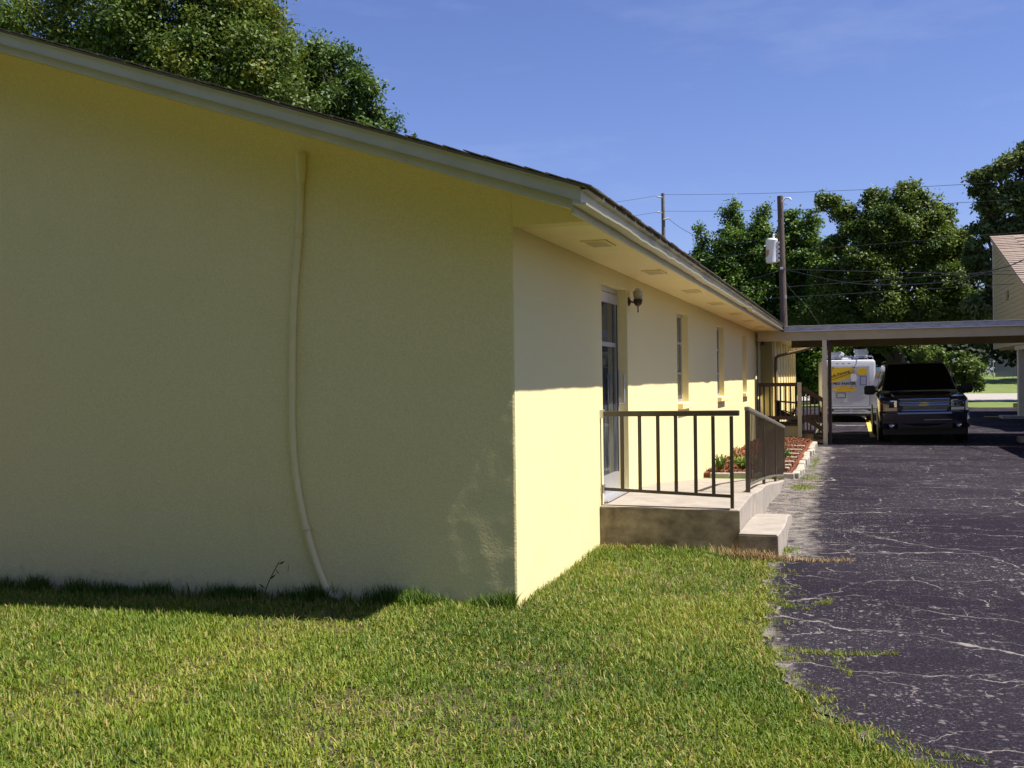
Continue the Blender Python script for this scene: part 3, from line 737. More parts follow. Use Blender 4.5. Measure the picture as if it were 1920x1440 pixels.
# front railing across the slab's near end
def railing(name, loc, label, cat='railing', group=None): return empty(name, loc, label, cat, group)
FR = railing('front_railing', (.6, 2.5, .41), 'short dark bronze railing with seven balusters across the near end of the porch')
RYy = 2.52
m_ = MB(); m_.bar((.03, RYy, 1.262), (1.285, RYy, 1.268), .052, .05); m_.build('top_rail', M['rail'], FR, bevel=.008)
m_ = MB(); m_.bar((.03, RYy, .555), (1.20, RYy, .515), .031, .028); m_.build('bottom_rail', M['rail'], FR, bevel=.004)
for i, xx in enumerate((.205, .372, .543, .708, .888, 1.048)):
    zb = .548 - (xx - .03) * .034
    m_ = MB(); m_.box(xx - .015, xx + .015, RYy - .0145, RYy + .0145, zb, 1.24); m_.build('baluster', M['rail'], FR, bevel=.002)
m_ = MB(); m_.box(1.197, 1.228, RYy - .0155, RYy + .0155, .405, 1.24); m_.build('post', M['rail'], FR, bevel=.002)
for z in (1.262, .555):
    m_ = MB(); m_.box(.001, .034, RYy - .03, RYy + .03, z - .04, z + .04); m_.build('wall_bracket', M['alu'], FR, bevel=.003)
m_ = MB(); m_.tube([(.02, 2.47, .60), (.03, 2.44, .415), (.4, 2.455, .411), (.8, 2.44, .411), (1.2, 2.455, .409)], .005, 6)
tag(m_.build('black_cable', M['wire'], None), 'thin black cable lying along the near edge of the porch slab', 'cable')
# ramp railing
RR = railing('ramp_railing', (1.22, 3.9, .4), 'long dark bronze railing of close balusters sloping down beside the ramp')
def rtop(y): return 1.262 - (y - 3.9) * (1.262 - .80) / (9.45 - 3.9)
def rbot(y): return .475 - (y - 3.9) * (.475 - .05) / (9.45 - 3.9) + .035 * math.sin((y - 3.9) / 5.55 * math.pi)
def rfloor(y): return float(np.interp(y, [3.78, 5.27, 7.0, 8.78, 9.45], [.40, .325, .185, .03, -.02]))
m_ = MB(); m_.bar((1.22, 3.86, rtop(3.86)), (1.22, 9.5, rtop(9.5)), .055, .045); m_.build('top_rail', M['rail_light'], RR, bevel=.01)
m_ = MB(); 
for q in range(8):
    ya = 3.92 + q * .69; yb = ya + .69
    m_.bar((1.22, ya, rbot(ya)), (1.22, yb, rbot(yb)), .028, .024)
m_.build('bottom_rail', M['rail_light'], RR)
for yy, ww in ((3.88, .045), (5.8, .035), (7.65, .035), (9.45, .035)):
    m_ = MB(); m_.box(1.22 - ww / 2, 1.22 + ww / 2, yy - ww / 2, yy + ww / 2, rfloor(yy) - .02, rtop(yy) - .02); m_.build('post', M['rail'], RR, bevel=.003)
yy = 4.02
b0 = None
while yy < 9.4:
    if min(abs(yy - p) for p in (5.8, 7.65)) > .05:
        zt = rtop(yy) - .02; zb = rbot(yy)
        m_ = MB(); m_.box(1.2145, 1.2255, yy - .008, yy + .008, zb, zt); m_.build('baluster', M['rail'], RR)
    yy += .155

# ---------------------------------------------------------------- flower bed
FB = empty('flower_bed', (.7, 12, 0), 'narrow flower bed of red mulch edged with whitewashed blocks', 'flower bed')
m_ = MB(); rings = []
for i in range(18):
    y = 9.30 + i * .53; xo = 1.30 if y < 12 else 1.33
    rings.append([(.002, y, -.1), (xo, y, -.1), (xo, y, .05), (.7, y, .09), (.002, y, .07)])
m_.loft(rings); m_.build('mulch_base', mat('dark_red_soil', (.16, .035, .012), .95, bump=.02, bscale=30, var=.3, vscale=10), FB)
n = 20000
cx_ = rng.uniform(.02, 1.28, n); cy_ = rng.uniform(9.32, 18.3, n); cz_ = .07 + .03 * np.sin(cx_ / 1.3 * 3.14) + rng.uniform(0, .025, n)
ang = rng.uniform(0, 6.28, n); ln = rng.uniform(.012, .04, n); wd = rng.uniform(.004, .012, n); tl = rng.normal(0, .4, n)
dx = np.cos(ang) * ln; dy = np.sin(ang) * ln; px_ = -np.sin(ang) * wd; py_ = np.cos(ang) * wd; dzv = tl * ln
V = np.stack([np.stack([cx_ - dx - px_, cy_ - dy - py_, cz_ - dzv], 1), np.stack([cx_ + dx - px_, cy_ + dy - py_, cz_ + dzv], 1), np.stack([cx_ + dx + px_, cy_ + dy + py_, cz_ + dzv + .004], 1), np.stack([cx_ - dx + px_, cy_ - dy + py_, cz_ - dzv + .004], 1)], 1).reshape(-1, 3)
bulk('mulch_chips', V, np.arange(4 * n).reshape(-1, 4), M['mulch'], FB, rng.uniform(0, 1, n), kind='stuff')
y = 9.45
for i in range(21):
    L_ = random.uniform(.34, .44); xx = 1.40 + .02 * math.sin(i) + random.uniform(-.02, .02)
    m_ = MB(); m_.box(xx - .055, xx + .055, y, y + L_ - random.uniform(.02, .06), -.08, .085 + random.uniform(-.02, .015))
    o = m_.build('edging_block', M['stone'], FB, bevel=.02); y += L_
x = .10
for i in range(4):
    m_ = MB(); m_.box(x, x + .31, 9.28, 9.37, -.06, .095 + random.uniform(-.012, .01)); m_.build('edging_block', M['stone'], FB, bevel=.015); x += .325
for i, (yy, x0) in enumerate(((10.0, .85), (10.55, .80), (11.3, .82), (12.3, .75), (13.1, .8), (14.2, .7), (15.4, .75))):
    m_ = MB(); m_.box(x0, 1.27, yy, yy + .09, .04, .115 + random.uniform(0, .01)); m_.build('stepping_strip', M['stone'], FB, bevel=.01)

# leaf blades for small plants
def blade_plant(name, c, n, h, w_, spread, m, label, cat, tint=(.2, .9), group=None, droop=.4):
    e = empty(name, c, label, cat, group)
    V = []; Q = []; tv = []
    for i in range(n):
        a = random.uniform(0, 6.28); lean = random.uniform(.1, spread); hh = h * random.uniform(.55, 1.1)
        d_ = Vector((math.cos(a), math.sin(a), 0)); s_ = Vector((-d_.y, d_.x, 0)) * w_
        b_ = Vector(c) + Vector((random.uniform(-.04, .04), random.uniform(-.04, .04), 0))
        p0, p1, p2, p3 = b_, b_ + d_ * lean * .3 + Vector((0, 0, hh * .5)), b_ + d_ * lean * .7 + Vector((0, 0, hh * .9)), b_ + d_ * lean * 1.15 + Vector((0, 0, hh * (1 - droop * random.random())))
        k_ = len(V)
        V += [p0 - s_ * .5, p0 + s_ * .5, p1 - s_, p1 + s_, p2 - s_ * .8, p2 + s_ * .8, p3]
        Q += [(k_, k_ + 1, k_ + 3, k_ + 2), (k_ + 2, k_ + 3, k_ + 5, k_ + 4)]
        tv.append(random.uniform(*tint))
    T_ = [(i * 7 + 4, i * 7 + 5, i * 7 + 6) for i in range(n)]
    bulk('leaves', np.array([tuple(v) for v in V]), [np.array(Q), np.array(T_)], m, e, np.concatenate([np.repeat(tv, 2), tv]))
    return e
blade_plant('bedding_plant', (.22, 9.62, .09), 40, .26, .012, .16, M['leaf_bush'], 'small spiky green plant in the mulch nearest the yellow wall', 'plant')
blade_plant('bedding_plant', (.55, 9.75, .09), 70, .22, .016, .22, M['leaf_bush'], 'broad low clump of pale strappy leaves seen through the railing gap', 'plant', (.5, 1))
blade_plant('bedding_plant', (.85, 9.70, .09), 60, .24, .014, .2, M['leaf_bush'], 'strappy plant just left of the first ramp railing post', 'plant', (.4, 1))
blade_plant('bedding_plant', (.35, 10.6, .09), 40, .33, .012, .12, M['hay'], 'dry brownish upright plant against the yellow wall in the bed', 'plant', (.2, .8))

# ---------------------------------------------------------------- foliage
def leafcloud(centres, sizes, outward, L, tilt=.6, aspect=.5, tint=None):
    n = len(centres)
    nrm = outward * .7 + rng.normal(0, tilt, (n, 3)) + np.array([0, 0, .45])
    nrm /= np.linalg.norm(nrm, axis=1)[:, None] + 1e-9
    t = rng.normal(0, 1, (n, 3)); t -= nrm * (t * nrm).sum(1)[:, None]; t /= np.linalg.norm(t, axis=1)[:, None]
    b = np.cross(nrm, t)
    l_ = (sizes * L)[:, None]
    V = np.stack([centres - t * l_ * .5, centres + b * l_ * aspect * .5 - nrm * l_ * .06, centres + t * l_ * .5, centres - b * l_ * aspect * .5 - nrm * l_ * .06], 1).reshape(-1, 3)
    return V, np.arange(4 * n).reshape(-1, 4)

def crown_points(clumps, n, sub=14, subr=.38, jitter=.10, holes=.0, fill=.3):
    cl = np.array(clumps, float)
    area = (cl[:, 3] * cl[:, 5]) ** 1.0
    area /= area.sum()
    C = []; O = []; T_ = []
    for c, a in zip(cl, area):
        m_ = max(60, int(n * a))
        K = max(4, int(sub))
        d_ = rng.normal(0, 1, (K, 3)); d_ /= np.linalg.norm(d_, axis=1)[:, None]
        d_[:, 2] = d_[:, 2] * .9 + .1
        rad = c[3:6]
        cen = c[:3] + d_ * rad * rng.uniform(.5, .85, (K, 1))
        sr = subr * rad.mean() * rng.uniform(.6, 1.25, K)
        tb_ = rng.normal(0, .16, K)
        idx = rng.integers(0, K, m_)
        # twigs
        tw = m_ // 12 + 1
        ti = rng.integers(0, K, tw)
        td = rng.normal(0, 1, (tw, 3)); td /= np.linalg.norm(td, axis=1)[:, None]
        tr_ = rng.uniform(.55, 1.18, (tw, 1))
        inner = rng.random(tw) < fill
        tr_[inner] = rng.uniform(0, .6, (inner.sum(), 1))
        tp = cen[ti] + td * tr_ * sr[ti][:, None]
        li = rng.integers(0, tw, m_)
        p_ = tp[li] + rng.normal(0, 1, (m_, 3)) * jitter * np.array([1, 1, .8]) * (rad.mean() ** .3)
        C.append(p_); O.append(td[li]); T_.append(tb_[ti][li] + rng.normal(0, .13, m_))
    return np.concatenate(C), np.concatenate(O), np.concatenate(T_)

def tree(name, base, label, clumps, n, leaf, m, trunk_r, cat='tree', group=None, limbs=True, sub=14, subr=.38, jitter=.14, tintc=.5, trunk_top=None, barkm=None, aspect=.5):
    e = empty(name, base, label, cat, group)
    C, O, T_ = crown_points(clumps, n, sub, subr, jitter)
    V, Q = leafcloud(C, rng.uniform(.6, 1.3, len(C)), O, leaf, aspect=aspect)
    bulk('crown', V, Q, m, e, tintc + T_)
    m_ = MB(); b_ = Vector(base)
    cl = sorted(clumps, key=lambda c: c[2])
    top = trunk_top or (sum(c[0] for c in clumps) / len(clumps), sum(c[1] for c in clumps) / len(clumps), sum(c[2] for c in clumps) / len(clumps))
    tp = Vector(top)
    pts_ = [b_ + (tp - b_) * (i / 6) + Vector((random.uniform(-.12, .12), random.uniform(-.12, .12), 0)) * (i > 0) for i in range(7)]
    pts_[0] = b_ - Vector((0, 0, .2))
    m_.tube(pts_, [trunk_r * (1.25 - .11 * i) for i in range(7)], 9)
    for c in clumps:
        ce = Vector(c[:3]); f_ = min(.9, max(.25, (ce.z - b_.z) / max(.1, (tp.z - b_.z)) * .55)); st = b_ + (tp - b_) * f_
        mid = st.lerp(ce, .5) + Vector((random.uniform(-.3, .3), random.uniform(-.3, .3), random.uniform(-.1, .4)))
        m_.tube(spline([st, mid, ce], 4), [trunk_r * (.5 - .045 * i) for i in range(9)], 6)
        for q in range(3):
            dv = Vector((random.gauss(0, 1), random.gauss(0, 1), random.gauss(.4, .8))).normalized()
            en = ce + Vector((dv.x * c[3], dv.y * c[4], dv.z * c[5])) * .8
            m_.tube([ce.lerp(st, .25), ce.lerp(en, .5), en], [trunk_r * .16, trunk_r * .1, trunk_r * .03], 5)
    m_.build('trunk', barkm or M['bark'], e, smooth=True)
    return e

# big leafy tree behind the roof on the left
tree('broadleaf_tree', (-19.5, 24, -.35), 'huge broadleaf tree with sunlit yellow-green leaves behind the roof', [
    (-19.5, 23.0, 13.4, 3.4, 3.0, 3.2), (-22.5, 22.5, 11.9, 3.4, 3.0, 3.2), (-17.3, 22.4, 11.6, 2.6, 2.6, 3.0), (-20.0, 22.0, 9.8, 3.6, 3.0, 2.6), (-25.8, 22.5, 12.6, 3.6, 3.0, 3.4),
    (-16.6, 23, 9.5, 2.2, 2.4, 2.4), (-19.6, 23, 16.5, 3.3, 3.0, 2.6), (-23.0, 23.5, 16.5, 3.6, 3, 3), (-18.0, 22.7, 14.2, 2.2, 2.2, 1.6), (-24, 22, 8.8, 3.5, 3, 2.4), (-16.7, 22.6, 13.0, 1.5, 1.6, 1.3), (-15.9, 22.5, 11.2, 1.5, 1.6, 1.6)],
    250000, .16, M['leaf_left'], .42, sub=26, subr=.30, jitter=.15, tintc=.48)
tree('evergreen_tree', (-15.0, 27, -.35), 'darker pointed tree right of the huge broadleaf tree behind the roof', [
    (-15.70, 26.0, 12.9, 1.25, 1.2, 1.45), (-16.80, 26.0, 12.6, 1.2, 1.2, 1.5), (-14.90, 26.0, 11.6, 1.25, 1.3, 1.5), (-16.30, 26.2, 11.6, 1.4, 1.3, 1.6), (-14.20, 26.0, 10.7, 1.0, 1.2, 1.2), (-15.80, 26.0, 9.8, 1.9, 1.5, 1.6), (-13.85, 26, 9.8, .8, 1.0, 1.2), (-14.40, 26, 8.8, 1.4, 1.2, 1.3), (-17.20, 26, 10.6, 1.4, 1.3, 1.5)],
    56000, .17, M['leaf_dark'], .22, sub=16, subr=.34, jitter=.12, tintc=.45)
tree('sapling', (-12.3, 26.5, -.35), 'thin treetop tip poking just above the roof edge', [(-12.33, 26, 10.2, .16, .16, .33), (-12.5, 26, 9.6, .3, .3, .5)], 700, .13, M['leaf_dark'], .04, sub=5, jitter=.06)

# row of columnar trees behind the utility pole
def column_tree(x, y, z0, top, r, label, n, lean=0):
    cl = []; z = top - .8; i = 0
    while z > z0:
        f_ = (top - z) / (top - z0); rr = r * min(1, .38 + f_ * 1.3)
        for q in range(3 if rr > .7 * r else 1):
            a_ = random.uniform(0, 6.28); o_ = rr * .45 if rr > .7 * r else 0
            cl.append((x + math.cos(a_) * o_ + lean * (z - z0), y + math.sin(a_) * o_, z + random.uniform(-.3, .3), rr * .85, rr * .85, rr * .85 + .2))
        z -= max(.55, rr * .75); i += 1
    tree('columnar_tree', (x, y, float(gz(x, y))), label, cl, int(n * 1.2), .21, M['leaf_cypress'], .2, group='columnar trees behind the utility pole', sub=10, subr=.46, jitter=.14, tintc=.45, trunk_top=(x, y, top - 1.2))
column_tree(-6.4, 55.5, 1.5, 10.9, 1.4, 'narrow columnar tree at the left end of the row', 22000)
column_tree(-4.7, 55, 1.5, 12.05, 1.75, 'tall columnar tree second from the left in the row', 36000)
column_tree(-2.8, 55, 1.5, 12.15, 1.6, 'bright columnar tree left of the brown utility pole', 36000)
column_tree(-1.2, 56, 1.5, 12.2, 1.6, 'columnar tree directly behind the brown utility pole', 34000)
column_tree(.1, 55, 1.5, 11.35, 1.45, 'columnar tree just right of the brown utility pole', 34000)
tree('understorey_tree', (-7.2, 52, 0), 'low rounded tree at the foot of the columnar row above the eave', [(-7.4, 52, 6.4, 1.2, 1.2, 1.6), (-6.6, 52, 4.8, 1.6, 1.4, 1.6), (-4.9, 52, 3.8, 1.8, 1.4, 1.6)], 12000, .26, M['leaf_dark'], .18)

# oak
tree('oak_tree', (4.6, 50, 0), 'wide spreading oak with gnarled limbs in the middle of the tree line', [
    (1.15, 49.5, 10.9, .62, .7, .62), (1.9, 49.5, 10.1, .8, .8, .55), (1.3, 49.8, 8.3, .9, .9, .8), (2.7, 49.4, 9.2, 1.1, 1.1, .9), (3.5, 49.5, 10.7, .8, .9, .75), (5.0, 49.5, 10.6, 1.1, 1.1, .95),
    (4.2, 48.8, 9.2, 1.4, 1.3, 1.1), (6.2, 49.5, 9.7, 1.2, 1.2, .9), (7.2, 49.5, 8.4, 1.15, 1.2, 1.0), (5.9, 48.8, 8.0, 1.5, 1.3, 1.1), (3.0, 48.6, 7.3, 1.4, 1.3, 1.1), (7.5, 49.5, 6.5, 1.2, 1.2, 1.2),
    (4.6, 48.4, 6.8, 1.5, 1.3, 1.1), (6.4, 48.5, 6.2, 1.5, 1.3, 1.1), (2.2, 49.3, 5.6, 1.5, 1.3, 1.3), (4.0, 48.3, 5.0, 1.7, 1.3, 1.2), (6.0, 48, 4.4, 1.9, 1.3, 1.2), (7.7, 48.8, 4.7, 1.2, 1.2, 1.2), (2.6, 49, 3.7, 1.9, 1.3, 1.1), (5.2, 49.5, 9.0, 1.8, 1.4, 1.2), (3.6, 49.5, 8.4, 1.4, 1.3, 1.1), (.9, 49.8, 6.6, 1.0, 1.0, 1.2), (.7, 49.5, 4.6, 1.3, 1, 1.3), (7.0, 49.2, 7.3, 1.4, 1.2, 1.2)],
    150000, .185, M['leaf_oak'], .42, sub=14, subr=.40, jitter=.13, tintc=.5)
tree('tall_tree', (10.2, 46.5, 0), 'tall airy tree with sky showing through at the right edge', [
    (8.1, 46, 10.5, .6, .6, .7), (8.9, 46, 11.2, .7, .7, .7), (10.0, 46, 11.4, .9, .9, .8), (8.6, 46, 9.6, .9, .9, .7), (9.9, 46, 9.9, 1.1, 1.1, .9), (8.3, 46.3, 8.4, .7, .8, .6), (9.6, 46.5, 8.3, 1.1, 1.1, .7),
    (11.3, 46, 11.0, 1.2, 1.1, 1.3), (11.5, 46, 8.8, 1.4, 1.2, 1.3), (8.5, 46.6, 6.6, 1.0, 1, .9), (10.2, 46.6, 6.2, 1.5, 1.2, 1.2), (8.3, 46.6, 4.9, 1.1, 1.0, .9), (10.6, 46, 12.2, .8, .8, .6), (7.9, 46.3, 7.3, .6, .6, .7)],
    46000, .24, M['leaf_right'], .25, sub=10, subr=.36, jitter=.16, tintc=.5)
# added trees, unseen behind the viewer, to block low sky light from the gable
for i, x_ in enumerate((-30, -20, -11, -2, 7, 16)):
    tree('sky_blocking_tree', (x_, -21, 0), ('dense tree added unseen behind the viewer to block sky light, standing at the %s of its row' % ('far left end', 'left', 'middle left', 'middle', 'right', 'far right end')[i]), [(x_, -21, 8.5, 4.6, 3.5, 3.6), (x_ + 2.5, -21, 4.6, 4.0, 3, 3.2), (x_ - 2.5, -21.5, 4.4, 4.0, 3, 3.2), (x_, -21.5, 12, 3.2, 3, 2.6)], 9000, .8, M['leaf_dark'], .35, group='sky blocking trees added behind the viewer', sub=12, jitter=.3, aspect=.8)
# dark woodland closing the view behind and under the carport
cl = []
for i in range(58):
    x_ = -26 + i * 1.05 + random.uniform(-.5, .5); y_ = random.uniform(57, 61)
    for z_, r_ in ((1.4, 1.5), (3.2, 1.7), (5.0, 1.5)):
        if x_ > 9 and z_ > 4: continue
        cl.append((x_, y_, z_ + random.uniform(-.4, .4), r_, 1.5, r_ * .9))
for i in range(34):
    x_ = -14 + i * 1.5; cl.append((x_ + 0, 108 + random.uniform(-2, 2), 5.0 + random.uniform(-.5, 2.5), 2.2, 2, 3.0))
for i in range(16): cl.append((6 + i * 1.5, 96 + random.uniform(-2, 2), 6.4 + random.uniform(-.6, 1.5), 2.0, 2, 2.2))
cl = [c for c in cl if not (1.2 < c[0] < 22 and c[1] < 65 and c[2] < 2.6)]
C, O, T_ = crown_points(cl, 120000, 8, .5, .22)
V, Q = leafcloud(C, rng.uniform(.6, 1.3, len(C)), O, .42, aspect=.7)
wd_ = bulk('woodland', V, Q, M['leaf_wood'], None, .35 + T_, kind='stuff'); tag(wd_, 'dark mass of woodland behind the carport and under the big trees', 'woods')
# lit bush right of the car
tree('leafy_bush', (6.6, 42.4, -.05), 'sunlit yellow-green bush right of the dark car beyond the carport', [(6.3, 42, 2.1, .85, .9, .65), (7.1, 42, 1.7, .8, .9, .6), (5.5, 42.3, 2.3, .9, .9, .6), (7.4, 42.3, 1.2, .5, .7, .5), (6.6, 42.3, 1.2, .9, .8, .6), (4.9, 43, 2.9, 1.0, .9, .5)],
     14000, .14, M['leaf_bush'], .09, cat='bush', sub=12, jitter=.08, tintc=.5)
tree('bed_shrub', (1.0, 10.75, .07), 'bushy bright green shrub in the mulch at the end of the ramp railing', [(1.0, 10.75, .32, .15, .15, .2), (1.12, 10.85, .26, .14, .14, .14), (.88, 10.7, .42, .12, .12, .14)], 1600, .05, M['leaf_bush'], .012, cat='shrub', sub=8, jitter=.03, tintc=.55)

# ---------------------------------------------------------------- carport
CP = empty('carport', (3.6, 18.2, 0), 'flat roofed carport with grey metal edge joined to the yellow building', 'carport')
X0, X1 = .08, 10.2
CY0, CY1 = 18.2, 23.4
def tz(x): return 2.775 + (x - .7) * .004
m_ = MB(); m_.box(.72, X1, CY0 + .02, CY1, 2.70, 2.745); m_.build('roof_deck', M['galv'], CP)
m_ = MB(); m_.box(.705, X1, CY0 - .03, CY0 + .018, 2.655, 2.772); m_.build('metal_edge', M['galv'], CP)
m_ = MB(); m_.box(.705, X1, CY0 - .055, CY0 + .03, 2.773, 2.785); m_.build('edge_cap', mat('white_metal_cap', (.72, .72, .72), .4), CP)
m_ = MB(); m_.box(.705, X1, CY0 - .042, CY0 - .031, 2.648, 2.662); m_.build('drip_edge', mat('white_drip_edge', (.75, .75, .72), .4), CP)
m_ = MB(); m_.box(X0, X1, CY0 + .02, CY0 + .10, 2.43, 2.654); m_.build('front_beam', M['beige'], CP)
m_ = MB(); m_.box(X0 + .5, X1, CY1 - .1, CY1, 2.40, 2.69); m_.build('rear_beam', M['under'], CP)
cb = None
for i in range(30):
    xx = .75 + i * .31
    if cb is None:
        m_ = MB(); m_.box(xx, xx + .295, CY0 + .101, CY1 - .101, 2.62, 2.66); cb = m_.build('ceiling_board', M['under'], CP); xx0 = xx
    else: copy_part(cb, CP, (xx - xx0, 0, random.uniform(-.004, .004)))
for px_c, yy in ((1.62, 18.26), (1.62, CY1 - .06)):
    m_ = MB(); m_.box(px_c - .05, px_c + .05, yy - .05, yy + .05, float(gz(px_c, yy)) - .05, 2.43 if yy < 20 else 2.40); m_.build('post', M['beige_post'], CP, bevel=.004)
m_ = MB(); m_.box(1.70, 1.76, 18.31, 18.37, -.09, 2.42); m_.build('brown_post', M['wood_dark'], CP)
# landing light under the beam
m_ = MB(); m_.lathe((.16, 18.6, 2.36), [(.05, 0), (.06, .03), (.03, .06), (.03, .1)], 12); tag(m_.build('porch_light', M['bronze'], None, smooth=True), 'small dark porch light under the carport beam by the wall', 'lamp')

# porch with stairs behind the carport beam
LD = empty('side_landing', (.5, 19.3, -.05), 'raised side landing with short stairs under the carport', 'landing')
m_ = MB(); m_.box(-.34, 1.0, 18.92, 20.5, -.2, .36); m_.build('landing_block', M['beige'], LD, bevel=.008)
m_ = MB(); m_.box(-.34, 1.02, 18.90, 20.5, .361, .40); m_.build('floor_board', M['wood_dark'], LD)
m_ = MB(); m_.box(1.001, 1.32, 18.92, 20.5, -.2, .18); m_.build('stair', M['beige'], LD, bevel=.006)
m_ = MB(); m_.box(1.321, 1.58, 18.92, 20.5, -.2, .05); m_.build('stair', M['beige'], LD, bevel=.006)
LR = railing('landing_railing', (.5, 18.9, .4), 'brown timber railing on the side landing, level then stepping down the stairs')
yv = 18.86
m_ = MB(); m_.bar((.03, yv, 1.38), (.98, yv, 1.38), .06, .09); m_.build('top_rail', M['wood_dark'], LR)
m_ = MB(); m_.bar((.03, yv, .56), (.98, yv, .56), .05, .09); m_.build('bottom_rail', M['wood_dark'], LR)
for xx in (.06, .16, .30, .44, .55, .67, .79, .91):
    m_ = MB(); m_.box(xx - .018, xx + .018, yv + .02 - .018, yv + .02 + .018, .40 if xx in (.44,) else .60, 1.34); m_.build('baluster', M['wood_dark'], LR)
m_ = MB(); m_.box(.96, 1.06, yv - .06, yv + .04, -.1, 1.43); m_.build('post', M['beige_post'], LR, bevel=.004)
m_ = MB(); m_.bar((1.06, yv, 1.30), (1.60, yv, .96), .05, .10); m_.build('stair_rail', M['wood_dark'], LR)
m_ = MB(); m_.bar((1.06, yv, .60), (1.60, yv, .24), .05, .10); m_.build('lower_stair_rail', M['wood_dark'], LR)
for xx in (1.10, 1.18, 1.26, 1.36, 1.46, 1.54):
    zt = 1.29 - (xx - 1.06) * .63; zb = .19 if xx < 1.32 else .06
    m_ = MB(); m_.box(xx - .016, xx + .016, yv + .03 - .016, yv + .03 + .016, zb, zt); m_.build('baluster', M['wood_dark'], LR)
m_ = MB(); m_.box(1.06, 1.33, yv - .02, yv + .05, .18, .24); m_.box(1.33, 1.58, yv - .02, yv + .05, .055, .12); m_.build('kick_board', M['wood_dark'], LR)
# chair
CH = empty('adirondack_chair', (.75, 19.6, .40), 'dark slatted armchair with rounded back on the side landing', 'chair')
for i in range(5):
    yy = 19.38 + i * .115; hgt = [.52, .62, .66, .62, .52][i]
    m_ = MB(); m_.bar((.80, yy, .60), (.80 + .30 * hgt / .66 * .8, yy, .60 + hgt * .9), .105, .02, up=(1, 0, .3)); m_.build('back_slat', M['chairbrown'], CH)
for i in range(5):
    m_ = MB(); xx = .42 + i * .09; m_.box(xx, xx + .08, 19.36, 19.88, .72 - i * .022, .74 - i * .022); m_.build('seat_slat', M['chairbrown'], CH)
for yy in (19.33, 19.90):
    m_ = MB(); m_.bar((.38, yy, .96), (.98, yy, .90), .10, .022); m_.build('armrest', M['chairbrown'], CH)
    m_ = MB(); m_.bar((.44, yy, .405), (.44, yy, .95), .04, .07); m_.build('leg', M['chairbrown'], CH)
    m_ = MB(); m_.bar((.42, yy, .70), (1.02, yy, .42), .03, .09); m_.build('leg', M['chairbrown'], CH)
# bent downspout on the rear wing and its gutter piece
DS = empty('downspout', (.09, 24.35, 0), 'brown downspout bending from the batten wall up to the carport roof', 'downspout')
m_ = MB(); m_.tube(spline([(.08, 24.15, -.05), (.08, 24.15, 1.2), (.08, 24.15, 2.0), (.12, 24.12, 2.16), (.30, 24.1, 2.22), (.75, 24.0, 2.32), (1.15, 23.9, 2.42)], 4), .045, 8); m_.build('spout', mat('tan_downspout', (.30, .22, .12), .5), DS, smooth=True)
m_ = MB(); m_.tube([(1.12, 23.88, 2.41), (1.30, 23.8, 2.50)], .06, 8); m_.build('outlet', M['galv'], DS)
m_ = MB(); m_.box(1.28, 1.62, 23.41, 23.55, 2.47, 2.53); m_.build('gutter_end', M['walk'], DS)

# ---------------------------------------------------------------- second building at right with saltbox roof on posts
RB = empty('right_building', (8, 30, 0), 'tall cream sided building with steep tan shingle roof at the right edge', 'building')
XB = 8.0
def rz(y): return 7.37 - (40.65 - y) * .3145
m_ = MB(); m_.prism([(XB, 26.0, 2.6), (XB, 40.65, 2.6), (XB, 40.65, 7.30), (XB, 26.0, rz(26.0) - .08)], (.15, 0, 0)); m_.build('side_wall', M['siding'], RB)
m_ = MB()
zc = 2.65
bd = None
i = 0
for i in range(26):
    z = 2.62 + i * .18
    y0_ = max(26.0, 40.65 - (7.30 - z) / .3145 + .15) if z > 2.75 else 26.0
    if z > 7.1: break
    m_ = MB(); m_.add([(XB - .004, y0_, z), (XB - .004, 40.65, z), (XB - .004, 40.65, z + .175), (XB - .004, y0_ + .45 if z > 2.75 else y0_, z + .175), (XB - .022, y0_, z), (XB - .022, 40.65, z), (XB - .008, 40.65, z + .175), (XB - .008, y0_ + .45 if z > 2.75 else y0_, z + .175)],
          [(0, 1, 2, 3), (7, 6, 5, 4), (0, 4, 5, 1), (1, 5, 6, 2), (2, 6, 7, 3), (3, 7, 4, 0)]); m_.build('siding_board', M['siding'], RB)
m_ = MB(); m_.box(XB - .05, XB + .02, 40.55, 40.72, 2.6, 7.35); m_.build('corner_trim', M['beige_post'], RB)
m_ = MB(); m_.bar((XB - .06, 24.6, rz(24.6) - .06), (XB - .06, 40.8, rz(40.8) - .06), .08, .20); m_.build('rake_trim', M['beige'], RB)
m_ = MB(); m_.prism([(XB - .14, 24.6, rz(24.6)), (XB - .14, 40.8, rz(40.8)), (XB - .14, 40.8, rz(40.8) + .05), (XB - .14, 24.6, rz(24.6) + .05)], (16, 0, 0)); m_.build('roof', M['shingle_tan'], RB)
# shingle courses near the visible rake
sc_ = None
for j in range(46):
    yb = 25.0 + j * .34
    for q in range(5):
        xx = XB - .15 + q * .9 + (j % 2) * .4 - (.4 if j % 2 and q == 0 else 0)
        if sc_ is None:
            m_ = MB(); m_.box(0, .88, 0, .36, 0, .03); sc_ = m_.build('shingle', M['shingle_tan'], RB, local=True)
            sc_.location = Vector((xx, yb, rz(yb) + .055)) - Vector((8, 30, 0)); sc_.rotation_euler = (math.atan(.3145) - .06, 0, 0)
        else:
            copy_part(sc_, RB, Vector((xx, yb, rz(yb) + .055 + random.uniform(0, .01))) - Vector((8, 30, 0)), (math.atan(.3145) - .06 + random.uniform(-.01, .01), 0, 0))
m_ = MB(); m_.box(XB, XB + 16, 40.5, 40.65, 2.6, 7.3); m_.box(XB + .2, XB + 16, 26.0, 26.15, 2.6, 2.8); m_.box(XB + .15, XB + 16, 26, 40.5, 2.55, 2.6); m_.build('rear_wall', M['siding'], RB)
